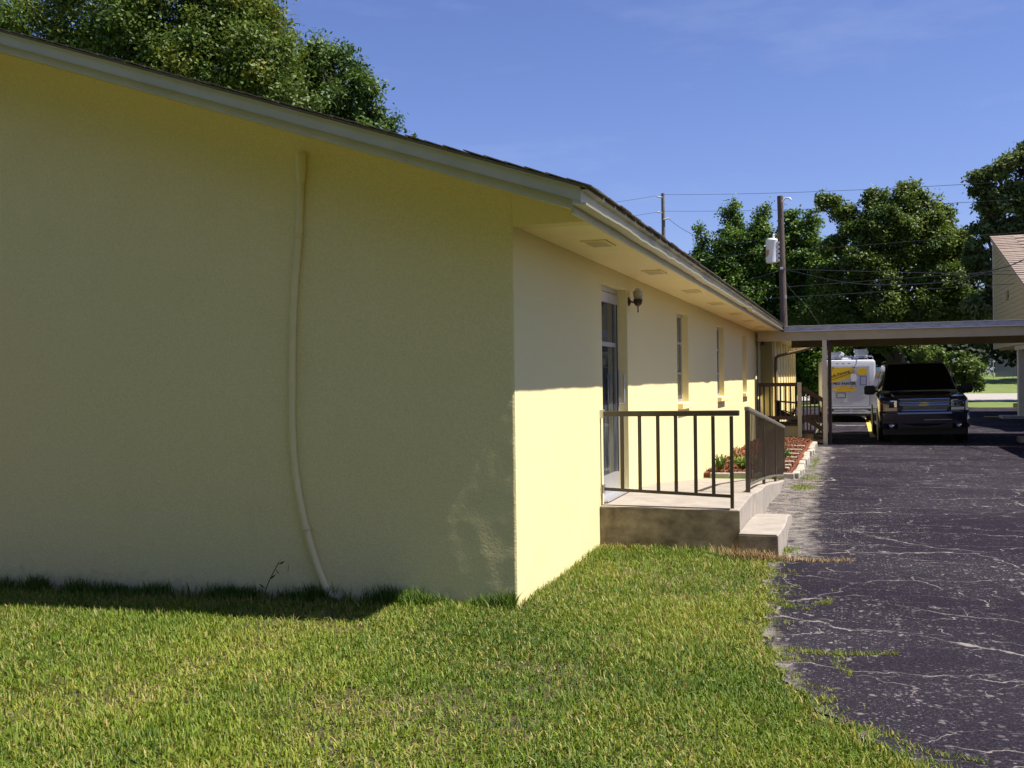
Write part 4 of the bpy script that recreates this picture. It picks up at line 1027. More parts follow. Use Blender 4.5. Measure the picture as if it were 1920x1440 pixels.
m_ = MB(); m_.box(XB - .06, XB - .024, 36.3, 37.0, 4.45, 4.78); vv = m_.build('gable_vent', mat('grey_vent', (.22, .19, .12), .8), RB)
for q in range(4):
    m_ = MB(); m_.box(XB - .075, XB - .061, 36.32, 36.98, 4.48 + q * .075, 4.52 + q * .075); m_.build('louvre', M['vent'], vv)
for (yy) in (33.4, 26.3):
    m_ = MB(); m_.box(7.86, 8.18, yy - .16, yy + .16, -.06, 2.55); m_.build('post', M['beige_post'], RB, bevel=.01)
m_ = MB(); m_.box(7.8, 8.2, 24.2, 33.6, 2.4, 2.549); m_.build('beam', M['beige'], RB)
m_ = MB(); m_.box(7.3, 9.5, 33.0, 34.0, -.1, .05); tag(m_.build('post_kerb', M['concrete'], None, bevel=.02), 'low concrete kerb around the foot of the far square post', 'kerb')
m_ = MB(); m_.box(5.95, 9.0, 19.5, 20.0, -.1, .08); tag(m_.build('near_kerb', M['concrete'], None, bevel=.02), 'low kerb in deep shade at the right edge under the carport', 'kerb')
# neighbouring hall outside the frame, whose eave shades the drive
NH = empty('neighbour_hall', (9, 10, 0), 'cream hall on the right of the driveway beyond the picture edge', 'building')
m_ = MB(); m_.box(8.0, 16, 11.0, 18.0, -.1, 2.6); m_.build('wall', M['stucco'], NH)
m_ = MB(); m_.prism([(6.92, 10.5, 2.62), (6.92, 10.5, 2.74), (12, 10.5, 4.4), (17, 10.5, 2.74), (17, 10.5, 2.62)], (0, 7.6, 0)); m_.build('roof', M['shingle_tan'], NH)

# ---------------------------------------------------------------- far things: fence, wheel stop
FN = empty('board_fence', (17, 100, 1.3), 'grey vertical board fence far beyond the road at right', 'fence')
fb = None
for i in range(44):
    xx = 15.2 + i * .16
    if fb is None:
        m_ = MB(); m_.box(xx, xx + .15, 100, 100.03, 1.2, 3.2); fb = m_.build('board', M['fencegrey'], FN); x00 = xx
    else: copy_part(fb, FN, (xx - x00, random.uniform(-.01, .01), random.uniform(-.03, .03)))
CF = empty('chain_link_fence', (11, 100, 1.3), 'open chain link fence with pipe rail left of the grey board fence', 'fence')
m_ = MB(); m_.tube([(7, 100, 3.25), (15.1, 100, 3.25)], .045, 6); m_.build('top_rail', M['fencewire'], CF)
for xx in (7, 9.1, 11.2, 13.2, 15.05):
    m_ = MB(); m_.tube([(xx, 100, 1.1), (xx, 100, 3.3)], .05, 6); m_.build('post', M['fencewire'], CF)
m_ = MB()
for i in range(80):
    xx = 7 + i * .1
    m_.bar((xx, 100.0, 1.3), (xx + 1.9 if xx < 13 else 15, 100, 3.2), .006, .006); m_.bar((xx, 100.02, 3.2), (xx + 1.9 if xx < 13 else 15, 100.02, 1.3), .006, .006)
m_.build('wire_mesh', M['fencewire'], CF, kind='stuff')
m_ = MB(); m_.prism([(9.5, 46.5, -.06), (9.5, 46.8, -.06), (9.5, 46.74, .14), (9.5, 46.56, .14)], (1.8, 0, 0)); tag(m_.build('wheel_stop', mat('yellow_wheel_stop_paint', (.75, .6, .12), .6), None, bevel=.02), 'yellow concrete wheel stop on the far edge of the car park', 'wheel stop')
hw = mat('pale_house_wall', (.35, .5, .52), .7)
HS = empty('far_house', (7.0, 96, 1.2), 'pale house glimpsed through the trees above the dark car', 'house')
m_ = MB(); m_.box(3.5, 9.5, 96, 101, 1.0, 3.9); m_.build('wall', hw, HS)
m_ = MB(); m_.prism([(3.2, 95.7, 3.9), (9.8, 95.7, 3.9), (6.5, 95.7, 5.4)], (0, 5.6, 0)); m_.build('roof', M['galv'], HS)

# ---------------------------------------------------------------- utility poles and wires
U = empty('utility_pole', (-.52, 38, 0), 'brown wooden utility pole carrying a rusted transformer', 'utility pole')
m_ = MB(); m_.tube([(-.50, 38, -.3), (-.54, 38, 4), (-.64, 38, 9.32)], [.16, .145, .125], 12); m_.build('shaft', M['pole'], U, smooth=True)
m_ = MB(); m_.tube([(-.55, 37.85, 9.05), (-.40, 37.85, 9.2), (-.22, 37.85, 9.17), (-.17, 37.85, 9.08)], .035, 8); m_.build('insulator_arm', M['insul'], U, smooth=True)
tf = MB(); tf.lathe((-1.0, 37.9, 6.45), [(.20, 0), (.25, .03), (.25, .95), (.26, .97), (.24, 1.02), (.12, 1.06)], 18); tfo = tf.build('transformer', M['transformer'], U, smooth=True)
for q in range(5):
    m_ = MB(); m_.box(-.76, -.69, 37.72, 38.0, 6.5 + q * .19, 6.60 + q * .19); m_.build('cooling_fin', M['insul'], tfo)
m_ = MB(); m_.lathe((-.92, 37.85, 7.5), [(.04, 0), (.06, .04), (.03, .09), (.055, .13), (.025, .2)], 8); m_.build('bushing', M['insul'], tfo)
m_ = MB(); m_.bar((-.55, 37.85, 6.2), (-.66, 37.85, 6.2), .2, .1); m_.box(-.48, -.40, 37.8, 37.86, 4.9, 5.05); m_.build('bracket', M['insul'], U)
U2 = empty('utility_pole', (-10.47, 65, 0), 'tall grey utility pole rising alone above the eave', 'utility pole')
m_ = MB(); m_.tube([(-10.42, 65, -.3), (-10.5, 65, 14.75)], [.2, .13], 10); m_.build('shaft', M['pole_grey'], U2, smooth=True)
for z_, s_ in ((14.45, -1), (13.35, -1), (12.85, 1)):
    m_ = MB(); m_.tube([(-10.5, 64.9, z_), (-10.5 + s_ * .3, 64.9, z_ + .05), (-10.5 + s_ * .42, 64.9, z_ + .1)], [.04, .07, .05], 8); m_.build('insulator_arm', M['insul'], U2, smooth=True)
def wire(pts_, r, label, sag=.3, m=None):
    a, b = Vector(pts_[0]), Vector(pts_[-1]); P_ = []
    if len(pts_) == 2:
        for i in range(25):
            t = i / 24; p = a.lerp(b, t); p.z -= sag * 4 * t * (1 - t); P_.append(p)
    else: P_ = spline(pts_, 6)
    m_ = MB(); m_.tube(P_, r, 5); return tag(m_.build('power_line', m or M['wire_grey'], None, smooth=True), label, 'power line', 'overhead power lines')
def ext(a, b, t): a = Vector(a); b = Vector(b); return a + (b - a) * t
wire([(-10.5, 65, 14.66), ext((-10.5, 65, 14.66), (7.12, 45, 10.69), 1.4)], .011, 'top overhead wire running right from the tall grey pole', .25)
wire([(-10.5, 65, 13.48), ext((-10.5, 65, 13.48), (7.11, 45, 9.84), 1.4)], .011, 'second overhead wire running right from the tall grey pole', .25)
wire([(-10.5, 65, 14.66), (-26.9, 73, 15.4)], .011, 'top overhead wire left of the tall grey pole', .2)
wire([(-10.5, 65, 13.48), (-26.9, 73, 14.1)], .011, 'second overhead wire left of the tall grey pole', .2)
wire([(-10.1, 65, 12.9), (-.6, 38.1, 7.7)], .016, 'slack wire from the tall grey pole down behind the columnar trees', .9)
wire([(-8, 43, 7.35), (-.6, 38.2, 6.95), (12, 32, 6.6)], .008, 'pale wire crossing the trees at transformer height', .1)
wire([(-8, 42, 5.6), (-.58, 38.2, 5.42), (12, 33.5, 5.45)], .009, 'upper of two wires crossing low on the brown pole', .1)
wire([(-8, 42, 5.1), (-.58, 38.2, 4.97), (12, 33.5, 4.9)], .009, 'lower of two wires crossing low on the brown pole', .1)
wire([(-.5, 37.9, 6.17), (2.3, 33, 5.02), (4.87, 28, 4.50), (6.08, 25, 4.54), (6.57, 22, 4.55), (8.5, 14, 5.2)], .017, 'thick black service cable sagging right to the tan roofed building', 0, M['wire'])
wire([(-.5, 37.9, 6.17), (2.6, 34, 5.55), (6.2, 30, 4.9), (8.0, 27.5, 4.55)], .012, 'thin service wire from the brown pole to the cream wall', 0)
wire([(-.52, 37.8, 6.15), (-1.6, 37.8, 5.85), (-2.0, 37.8, 5.78)], .018, 'short wire stub left of the brown pole below the transformer', 0)
wire([(-.5, 37.85, 5.7), (-.1, 37, 5.1), (.5, 36, 4.4), (1.0, 35, 3.6)], .005, 'thin guy wire dropping right from the brown pole', 0)

# ---------------------------------------------------------------- dark SUV under the carport
CX, CY, CZ = 3.86, 18.95, float(gz(3.86, 19.5))
V_ = empty('parked_suv', (CX, CY, CZ), 'black full size SUV parked facing us under the carport', 'car', rz=R(1.5), ry=-R(1.0))
def ring(y, w_, zb, zt, rt, n=6, wt=None, rb=.06):
    """cross-section in xz at depth y; wt: half width at the top"""
    wt = wt if wt is not None else w_
    pts_ = []
    def arc(cx, cz, r_, a0, a1):
        for i in range(n): t = a0 + (a1 - a0) * i / (n - 1); pts_.append((cx + r_ * math.cos(t), y, cz + r_ * math.sin(t)))
    arc(w_ - rb, zb + rb, rb, -math.pi / 2, 0)
    arc(wt - rt, zt - rt, rt, 0, math.pi / 2)
    arc(-(wt - rt), zt - rt, rt, math.pi / 2, math.pi)
    arc(-(w_ - rb), zb + rb, rb, math.pi, math.pi * 1.5)
    return pts_
m_ = MB()
m_.loft([ring(.10, .78, .50, .98, .10), ring(.13, .90, .46, 1.03, .10), ring(.20, .955, .40, 1.07, .09), ring(.35, .99, .36, 1.10, .09), ring(.9, 1.005, .34, 1.15, .09), ring(1.35, 1.005, .34, 1.19, .08), ring(1.6, 1.005, .33, 1.20, .07), ring(4.6, 1.005, .33, 1.20, .07), ring(5.0, .99, .36, 1.19, .07), ring(5.12, .93, .42, 1.15, .08)])
body = m_.build('body', M['car'], V_, local=True, smooth=True)
m_ = MB()  # hood bulge
m_.loft([ring(.16, .62, .95, 1.055, .05), ring(.35, .66, .98, 1.125, .05), ring(.9, .70, 1.0, 1.185, .05), ring(1.36, .72, 1.0, 1.215, .05)]); m_.build('hood', M['car'], body, local=True, smooth=True)
m_ = MB()
m_.loft([ring(1.32, .90, 1.13, 1.24, .03, wt=.88), ring(1.62, .94, 1.13, 1.50, .06, wt=.82), ring(1.95, .95, 1.13, 1.78, .09, wt=.76), ring(2.15, .95, 1.13, 1.89, .10, wt=.74), ring(2.5, .95, 1.13, 1.945, .11, wt=.73), ring(4.2, .95, 1.13, 1.945, .11, wt=.73), ring(4.75, .94, 1.13, 1.90, .11, wt=.72), ring(5.05, .92, 1.13, 1.25, .08, wt=.88)])
m_.build('cabin', M['car'], V_, local=True, smooth=True)
m_ = MB(); m_.add([(-.80, 1.34, 1.27), (.80, 1.34, 1.27), (.66, 2.06, 1.87), (-.66, 2.06, 1.87), (0, 1.28, 1.27), (0, 2.02, 1.89)], [(0, 4, 5, 3), (4, 1, 2, 5)])
for q in range(len(m_.v)): m_.v[q] = (m_.v[q][0], m_.v[q][1] - .035, m_.v[q][2] + .02)
m_.build('windshield', M['carglass'], V_, local=True, smooth='all')
for s_ in (-1, 1):
    for (ya, yb) in ((2.05, 2.85), (2.93, 3.75), (3.83, 4.65)):
        m_ = MB(); m_.prism([(s_ * .951, ya, 1.26), (s_ * .951, yb, 1.26), (s_ * .83, yb, 1.76), (s_ * .83, ya + (.12 if ya < 2.1 else 0), 1.76)], (s_ * .01, 0, .002)); m_.build('side_window', M['carglass'], V_, local=True)
    m_ = MB(); m_.tube([(s_ * .66, 2.4, 1.96), (s_ * .66, 2.5, 1.995), (s_ * .66, 4.4, 1.995), (s_ * .66, 4.5, 1.96)], .018, 8); m_.build('roof_rack', M['carplastic'], V_, local=True, smooth=True)
    m_ = MB(); m_.loft([[(s_ * (1.00 + a * .19), 1.72 + b_, 1.26 + c_) for b_, c_ in ((-.05, -.085 * k_), (.06, -.08 * k_), (.06, .085 * k_), (-.05, .09 * k_))] for a, k_ in ((0, .8), (.3, 1.35), (1.25, 1.35), (1.45, 1.0))]); mi = m_.build('mirror', M['carplastic'], V_, local=True, bevel=.012, smooth=True)
    m_ = MB(); m_.box(min(s_ * .93, s_ * 1.02), max(s_ * .93, s_ * 1.02), 1.70, 1.76, 1.20, 1.26); m_.build('mirror_arm', M['carplastic'], mi, local=True)
    # headlamp cluster
    hl = MB(); hl.loft([[(s_ * (.60), .085, .855), (s_ * .60, .085, 1.025), (s_ * .90, .155, 1.025), (s_ * .915, .16, .86)], [(s_ * .60, .115, .855), (s_ * .60, .115, 1.025), (s_ * .90, .19, 1.025), (s_ * .915, .19, .86)]]); h = hl.build('headlight', M['lens'], V_, local=True, bevel=.01)
    for cx2, rr in ((.68, .058), (.81, .062)):
        m_ = MB(); m_.lathe((s_ * cx2, .07 + (cx2 - .6) * .2, .945), [(rr * .3, .03), (rr * .8, .012), (rr, 0), (rr * 1.05, .03)], 16, 'y'); m_.build('reflector', M['chrome'], h, local=True, smooth=True)
    m_ = MB(); m_.box(min(s_ * .60, s_ * .88), max(s_ * .60, s_ * .88), .085, .14, .775, .845); m_.build('turn_signal', M['lens'] if s_ > 0 else mat('pale_amber_lens', (.75, .5, .3), .2), h, local=True, bevel=.008)
    m_ = MB(); m_.loft([[(s_ * .925, .165, .80), (s_ * .925, .165, 1.0), (s_ * .975, .25, 1.0), (s_ * .98, .25, .80)], [(s_ * .92, .20, .80), (s_ * .92, .20, 1.0), (s_ * .96, .27, 1.0), (s_ * .965, .27, .80)]]); m_.build('side_marker', M['amber'], h, local=True)
    m_ = MB(); m_.lathe((s_ * .74, -.012, .44), [(.03, .03), (.055, .012), (.062, 0), (.066, .04)], 16, 'y'); m_.build('fog_light', M['chrome'], V_, local=True, smooth=True)
    # wheels
    for yy in (1.02, 4.0):
        m_ = MB(); m_.lathe((s_ * .86, yy, .39), [(.24, -.13), (.36, -.13), (.39, -.10), (.39, .10), (.36, .13), (.24, .13)], 28, 'x'); wv = m_.build('wheel', M['rubber'], V_, local=True, smooth=True)
        m_ = MB(); m_.lathe((s_ * .96, yy, .39), [(.235, -.04), (.245, .02), (.22, .03), (.05, .0)] if s_ > 0 else [(.05, .0), (.22, -.03), (.245, -.02), (.235, .04)], 24, 'x'); m_.build('rim', M['rim'], wv, local=True, smooth=True)
        m_ = MB(); m_.lathe((s_ * .985, yy, .40), [(.41, -.03), (.445, -.03), (.445, .022), (.42, .024), (.41, .02)], 28, 'x'); m_.build('wheel_arch', M['carplastic'], wv, local=True)
# bumper
m_ = MB(); m_.loft([[( x_, y_, z_) for (y_, z_) in ((yf, .42), (yf - .02, .50), (yf - .03, .72), (yf + .03, .765), (yf + .22, .765), (yf + .22, .36), (yf + .04, .36))] for x_, yf in ((-1.0, .20), (-.93, .08), (-.7, .03), (0, .0), (.7, .03), (.93, .08), (1.0, .20))])
bp = m_.build('front_bumper', M['car'], V_, local=True, smooth=True)
m_ = MB(); m_.loft([[(x_, yf - .035, .685), (x_, yf - .045, .70), (x_, yf - .04, .735), (x_, yf - .0, .735), (x_, yf, .685)] for x_, yf in ((-.60, .035), (-.3, .01), (0, .0), (.3, .01), (.60, .035))]); m_.build('bumper_bar', M['chrome_dull'], bp, local=True, smooth=True)
m_ = MB(); m_.box(-.02, .58, -.035, -.02, .55, .565); m_.build('air_dam_trim', M['chrome_dull'], bp, local=True)
m_ = MB(); m_.box(-.92, .92, .18, .24, .20, .42); m_.build('air_dam', M['carplastic'], bp, local=True)
m_ = MB(); m_.box(-.78, .78, .5, 4.9, .20, .36); m_.build('underbody', M['carplastic'], V_, local=True)
m_ = MB(); m_.box(-.6, .6, .01, .06, .36, .50); m_.build('lower_intake', M['carplastic'], bp, local=True)
# grille
gr = MB(); gr.box(-.56, .56, .075, .11, .76, 1.055); G = gr.build('grille', M['carplastic'], V_, local=True)
def frame_loop(pts_, r_, nm, mt):
    m2 = MB(); P_ = pts_ + [pts_[0], pts_[1]]; m2.tube(P_, r_, 6, caps=False); return m2.build(nm, mt, G, local=True, smooth=True)
frame_loop([(-.56, .062, 1.05), (.56, .062, 1.05), (.555, .055, .965), (-.555, .055, .965)], .010, 'upper_grille_frame', M['chrome'])
frame_loop([(-.545, .055, .905), (.545, .055, .905), (.49, .05, .775), (-.49, .05, .775)], .010, 'lower_grille_frame', M['chrome'])
m_ = MB(); m_.bar((-.55, .05, .935), (.55, .05, .935), .03, .02); m_.build('centre_bar', M['chrome_dull'], G, local=True)
m_ = MB()
for i in range(54):
    x_ = -.53 + i * .02
    m_.bar((x_, .066, .965), (x_ + .03, .066, 1.045), .004, .004); m_.bar((x_ + .03, .066, .965), (x_, .066, 1.045), .004, .004)
    xs_ = x_ * .93; m_.bar((xs_, .064, .78), (xs_ + .06, .064, .90), .004, .004); m_.bar((xs_ + .06, .064, .78), (xs_, .064, .90), .004, .004)
m_.build('grille_mesh', M['chrome_dull'], G, local=True, kind='stuff')
# bow-tie emblem
bt = [(-.115, 0), (-.09, .035), (-.04, .035), (-.034, .052), (.05, .052), (.045, .035), (.115, .035), (.09, -.035), (.04, -.035), (.034, -.052), (-.05, -.052), (-.045, -.035), (-.125, -.035)]
m_ = MB(); m_.prism([(x_, .035, .925 + z_) for x_, z_ in bt], (0, .02, 0)); m_.build('emblem', M['gold'], G, local=True)
m_ = MB(); m_.bar((-.5, 1.20, 1.245), (-.05, 1.26, 1.25), .02, .02); m_.bar((.1, 1.2, 1.245), (.6, 1.26, 1.25), .02, .02); m_.build('wiper', M['carplastic'], V_, local=True)
m_ = MB(); m_.lathe((0, 1.9, 1.74), [(.02, 0), (.04, .02), (.04, .05)], 8); m_.build('interior_mirror', M['carplastic'], V_, local=True)

# ---------------------------------------------------------------- white painter's van beyond the carport
VX, VY = 2.10, 30.0
VZ = float(gz(VX, VY))
W = empty('white_van', (VX, VY, VZ), 'white box van seen from behind with yellow painting company lettering and ladders', 'van', rz=R(3.0))
hw_ = .885
m_ = MB(); m_.loft([ring(0.0, hw_ - .06, .50, 2.13, .09, rb=.05), ring(.04, hw_, .46, 2.16, .10, rb=.05), ring(5.0, hw_, .46, 2.16, .10, rb=.05), ring(5.1, hw_ - .05, .5, 2.13, .09, rb=.05)])
vb = m_.build('body', M['van'], W, local=True, smooth=True)
m_ = MB(); m_.loft([ring(5.1, .85, .4, 1.7, .2), ring(5.9, .85, .4, 1.65, .2), ring(6.3, .85, .4, 1.1, .2), ring(7.0, .8, .42, 1.0, .15)]); m_.build('cab', M['van'], W, local=True, smooth=True)
def outline(x0, x1, z0, z1, y, t, nm, mt, par):
    m2 = MB(); m2.box(x0, x1, y - .006, y, z1 - t, z1); m2.box(x0, x1, y - .006, y, z0, z0 + t); m2.box(x0, x0 + t, y - .006, y, z0 + t, z1 - t); m2.box(x1 - t, x1, y - .006, y, z0 + t, z1 - t); return m2.build(nm, mt, par, local=True)
m_ = MB(); m_.box(-.70, .66, -.02, .005, .56, 1.93); vd = m_.build('rear_door', M['van'], W, local=True, bevel=.006)
outline(-.715, .675, .545, 1.945, -.001, .014, 'door_seal', M['vanink'], vd)
yp = -.0225
def flat(pts_, nm, mt, par=None, y=yp, t=.0025): m2 = MB(); m2.prism([(x_, y, z_) for x_, z_ in pts_], (0, t, 0)); return m2.build(nm, mt, par or vd, local=True)
flat([(-.69, 1.84), (-.45, 1.90), (-.1, 1.90), (.14, 1.87), (.26, 1.84), (.18, 1.74), (.14, 1.66), (.08, 1.56), (.0, 1.52), (-.2, 1.46), (-.4, 1.40), (-.69, 1.36)], 'yellow_swoosh', M['vanyellow'])
def oval(cx, cz, a, b_, k_=20): return [(cx + a * math.cos(6.2832 * i / k_), cz + b_ * math.sin(6.2832 * i / k_)) for i in range(k_)]
flat(oval(.45, 1.75, .18, .13), 'yellow_spot', M['vanyellow'])
flat(oval(-.14, 1.155, .40, .10), 'yellow_oval', M['vanyellow'])
flat([(-.69, 1.42), (-.69, 1.435), (.12, 1.72), (.14, 1.71)], 'underline', M['vanink'], y=yp - .003)
def text(s_, x_, z_, size, rot, mt, par, y=yp - .003, extr=.0012, bold=.0):
    cu = bpy.data.curves.new('lettering', 'FONT'); cu.body = s_; cu.size = size; cu.extrude = extr; cu.offset = bold; cu.resolution_u = 2
    ob = bpy.data.objects.new('tmp', cu); COL.objects.link(ob)
    bpy.context.view_layer.update()
    me = bpy.data.meshes.new_from_object(ob.evaluated_get(bpy.context.evaluated_depsgraph_get()))
    bpy.data.objects.remove(ob); me.materials.clear(); me.materials.append(mt)
    o = bpy.data.objects.new('lettering', me); link(o, par); o.location = (x_, y, z_)
    o.rotation_euler = (math.pi / 2, -rot, 0); return o
text('l Stolk Painting', -.72, 1.50, .135, R(17), M['vanink'], vd, bold=.003)
text('TO PRO PAINTER', -.72, 1.30, .122, 0, M['vanink'], vd, bold=.005)
text('licensed & insured', -.38, 1.125, .07, R(4), mat('orange_print', (.55, .2, .03), .5), vd, bold=.001)
m_ = MB()
for zz_, x0_, x1_ in ((1.27, -.69, -.05), (1.235, .2, .38), (1.205, -.68, -.52)): m_.box(x0_, x1_, yp, yp + .002, zz_, zz_ + .010)
for i in range(6):
    m_.box(-.02, .55 - (i % 3) * .06, yp, yp + .002, 1.04 - i * .055, 1.048 - i * .055)
m_.box(-.30, .14, yp, yp + .002, .665, .68); m_.build('small_print_line', M['vangrey'], vd, local=True)
outline(-.40, -.10, .84, 1.03, -.022, .022, 'plate_frame', M['vanink'], vd)
m_ = MB(); m_.box(-.38, -.12, -.027, -.021, .86, 1.01); m_.build('licence_plate', mat('plate_grey', (.42, .43, .42), .5), vd, local=True)
# painter figure print: hat, torso, legs, brush frame
flat(oval(.17, 1.74, .05, .06), 'figure_head', M['vangrey'], y=yp - .003)
flat([(.09, 1.66), (.25, 1.66), (.27, 1.52), (.24, 1.42), (.10, 1.42), (.07, 1.55)], 'figure_shirt', mat('figure_white', (.75, .75, .75), .6), y=yp - .004)
flat([(.09, 1.42), (.15, 1.42), (.14, 1.22), (.08, 1.22)], 'figure_leg', M['vangrey'], y=yp - .004); flat([(.18, 1.42), (.24, 1.42), (.25, 1.22), (.19, 1.22)], 'figure_leg', M['vangrey'], y=yp - .004)
outline(.37, .59, 1.28, 1.60, -.0225, .022, 'blue_frame_print', M['vanblue'], vd)
for x_ in (-.5, .2):
    m_ = MB(); m_.box(x_ - .02, x_ + .02, -.035, -.02, 1.88, 1.91); m_.build('hinge', M['vanink'], vd, local=True)
for x_ in (-.36, -.17, .02):
    m_ = MB(); m_.box(x_ - .04, x_ + .04, -.005, .012, 2.02, 2.045); m_.build('marker_light', M['red'], W, local=True)
for x_, z_ in ((-.84, 1.22), (.74, .66)):
    m_ = MB(); m_.box(x_ - .025, x_ + .025, -.004, .02, z_ - .07, z_ + .07); m_.build('tail_light', M['red'], W, local=True)
m_ = MB(); m_.box(-.86, .86, -.18, .02, .30, .36); m_.box(-.5, .6, -.16, -.12, .40, .44); m_.box(.03, .08, -.17, -.11, .30, .45); m_.bar((.4, -.14, .42), (.75, -.14, .36), .05, .03); m_.build('rear_bumper', M['galv'], W, local=True)
m_ = MB(); m_.box(-.84, .84, 0, 5.5, .22, .455); m_.build('chassis', M['carplastic'], W, local=True)
for s_ in (-1, 1):
    for yy in (1.3, 6.0):
        m_ = MB(); m_.lathe((s_ * .76, yy, .33), [(.18, -.11), (.31, -.11), (.33, -.08), (.33, .08), (.31, .11), (.18, .11)], 20, 'x'); m_.build('wheel', M['rubber'], W, local=True, smooth=True)
flat([(hw_ + .003, 0)] * 0 or [(0, 0), (0.001, 0), (0, .001)], 'side_swoosh_anchor', M['vanyellow']) if False else None
m_ = MB(); m_.prism([(hw_ + .001, .3, 1.2), (hw_ + .001, 3.0, 1.35), (hw_ + .001, 3.0, 1.8), (hw_ + .001, .5, 1.85)], (.003, 0, 0)); m_.build('side_print', M['vanyellow'], W, local=True)
m_ = MB()
for s_ in (-1, 1):
    m_.tube([(s_ * .80, .25, 1.95), (s_ * .82, .25, 2.24), (s_ * .76, .25, 2.30)], .02, 6); m_.tube([(s_ * .80, 2.8, 1.95), (s_ * .82, 2.8, 2.24), (s_ * .76, 2.8, 2.30)], .02, 6); m_.tube([(s_ * .76, .2, 2.30), (s_ * .76, 3.0, 2.30)], .02, 6)
m_.tube([(-.76, .25, 2.27), (.76, .25, 2.27)], .02, 6); m_.tube([(-.76, 2.8, 2.27), (.76, 2.8, 2.27)], .02, 6); m_.build('roof_rack', M['chrome_dull'], W, local=True)
m_ = MB(); m_.box(-.20, .10, .1, .5, 2.13, 2.23); m_.build('roof_vent', mat('white_vent_cap', (.85, .85, .85), .5), W, local=True, bevel=.02)
def ladder(cx, z, label, ang=0):
    e = empty('ladder', (VX + cx, VY + .1, VZ + z), label, 'ladder', 'ladders on the van roof')
    for s_ in (-1, 1):
        m2 = MB(); m2.box(s_ * .2 - .02, s_ * .2 + .02, 0, 3.4, -.035, .035); m2.build('side_rail', M['alu'], e, local=True)
    rg = None
    for i in range(11):
        if rg is None: m2 = MB(); m2.box(-.18, .18, -.015, .015, -.015, .015); rg = m2.build('rung', M['alu'], e, local=True); rg.location = (0, .15, 0)
        else: copy_part(rg, e, (0, .15 + i * .3, 0))
ladder(.42, 2.35, 'lower aluminium ladder in the right hand stack on the van roof')
ladder(.44, 2.43, 'middle aluminium ladder in the right hand stack on the van roof')
ladder(.40, 2.51, 'top aluminium ladder in the right hand stack on the van roof')
ladder(-.50, 2.35, 'lower aluminium ladder on the left of the van roof')
ladder(-.48, 2.43, 'upper aluminium ladder on the left of the van roof')
m_ = MB(); m_.tube([(VX - .28, VY + .1, VZ + 2.42), (VX - .20, VY + 2.6, VZ + 2.40)], .055, 10); tag(m_.build('rolled_tarp', M['van'], None, smooth=True), 'white rolled tube beside the left ladders on the van roof', 'tube')

# ---------------------------------------------------------------- lawn blades
def blades(name, X, Y, h, wdt, tintv, m, kind='stuff', lean=.6, z0=None, label=None, cat=None, curl=.5):
    n = len(X); Z = gz(X, Y) - .012 if z0 is None else z0
    a = rng.uniform(0, 2 * np.pi, n); ln = np.abs(rng.normal(0, lean, n)); ln = np.clip(ln, 0, 1.5)
    d_ = np.stack([np.cos(a), np.sin(a), np.zeros(n)], 1); s_ = np.stack([-np.sin(a + rng.normal(0, .4, n)), np.cos(a), np.zeros(n)], 1) * (wdt / 2)[:, None]
    b_ = np.stack([X, Y, Z], 1)
    mid = b_ + d_ * (np.sin(ln) * h * .5)[:, None] + np.array([0, 0, 1]) * (np.cos(ln) * h * .5)[:, None]
    l2 = ln + curl * rng.uniform(.2, 1.3, n)
    tip = mid + d_ * (np.sin(l2) * h * .5)[:, None] + np.array([0, 0, 1]) * (np.cos(l2) * h * .5)[:, None]
    V = np.stack([b_ - s_, b_ + s_, mid + s_ * .85, mid - s_ * .85, tip], 1).reshape(-1, 3)
    k_ = np.arange(n)[:, None] * 5
    Q = k_ + np.array([[0, 1, 2, 3]]); T_ = k_ + np.array([[3, 2, 4]])
    o = bulk(name, V, [Q, T_], m, None, np.concatenate([tintv, tintv]), kind=kind)
    if label: tag(o, label, cat)
    return o
def vnoise(X, Y, s, seed=0):
    g = np.random.default_rng(seed).random((64, 64)); x = X * s; y = Y * s
    i = np.floor(x).astype(int); j = np.floor(y).astype(int); fx = x - i; fy = y - j; fx = fx * fx * (3 - 2 * fx); fy = fy * fy * (3 - 2 * fy)
    return (g[i % 64, j % 64] * (1 - fx) * (1 - fy) + g[(i + 1) % 64, j % 64] * fx * (1 - fy) + g[i % 64, (j + 1) % 64] * (1 - fx) * fy + g[(i + 1) % 64, (j + 1) % 64] * fx * fy)
N = 960000
X = rng.uniform(-6.2, 4.6, N); Y = rng.uniform(-4.6, 2.44, N)
edge = edge_x(Y) + edge_noise(Y) + .10 * (vnoise(X, Y, 7, 3) - .3)
dep = (X - 2.262) * -.3215 + (Y + 6.72) * .947; lat = (X - 2.262) * .947 + (Y + 6.72) * .3215
keep = (X < edge) & ((Y < -.005) | (X > .01)) & (dep > 3.3) & (np.abs(lat) < dep * .58 + .5)
bare = vnoise(X, Y, 1.3, 1) * .5 + vnoise(X, Y, 3.7, 2) * .3 + vnoise(X, Y, 11, 5) * .2
keep &= rng.random(N) < np.clip(.35 + (bare - .30) * 3.0, .35, 1) * np.clip(6.2 / dep, .5, 1.0)
keep &= ~((Y > 2.25) & (rng.random(N) < .3))
X, Y, bare, dep, edge = X[keep], Y[keep], bare[keep], dep[keep], edge[keep]
n = len(X)
near_wall = ((Y > -.35) & (X < 0)) | ((X < .18) & (Y > 0)) | (Y > 2.2)
h = rng.uniform(.024, .062, n) * (.75 + .5 * vnoise(X, Y, 2.1, 8)) * np.where(near_wall, 1.25, 1)
tv = .02 + .46 * vnoise(X, Y, .8, 11) + .24 * vnoise(X, Y, 2.6, 12) + .12 * vnoise(X, Y, 9, 14) + rng.normal(0, .17, n)
tv += .10 * (1 - np.clip((bare - .25) * 3, 0, 1))
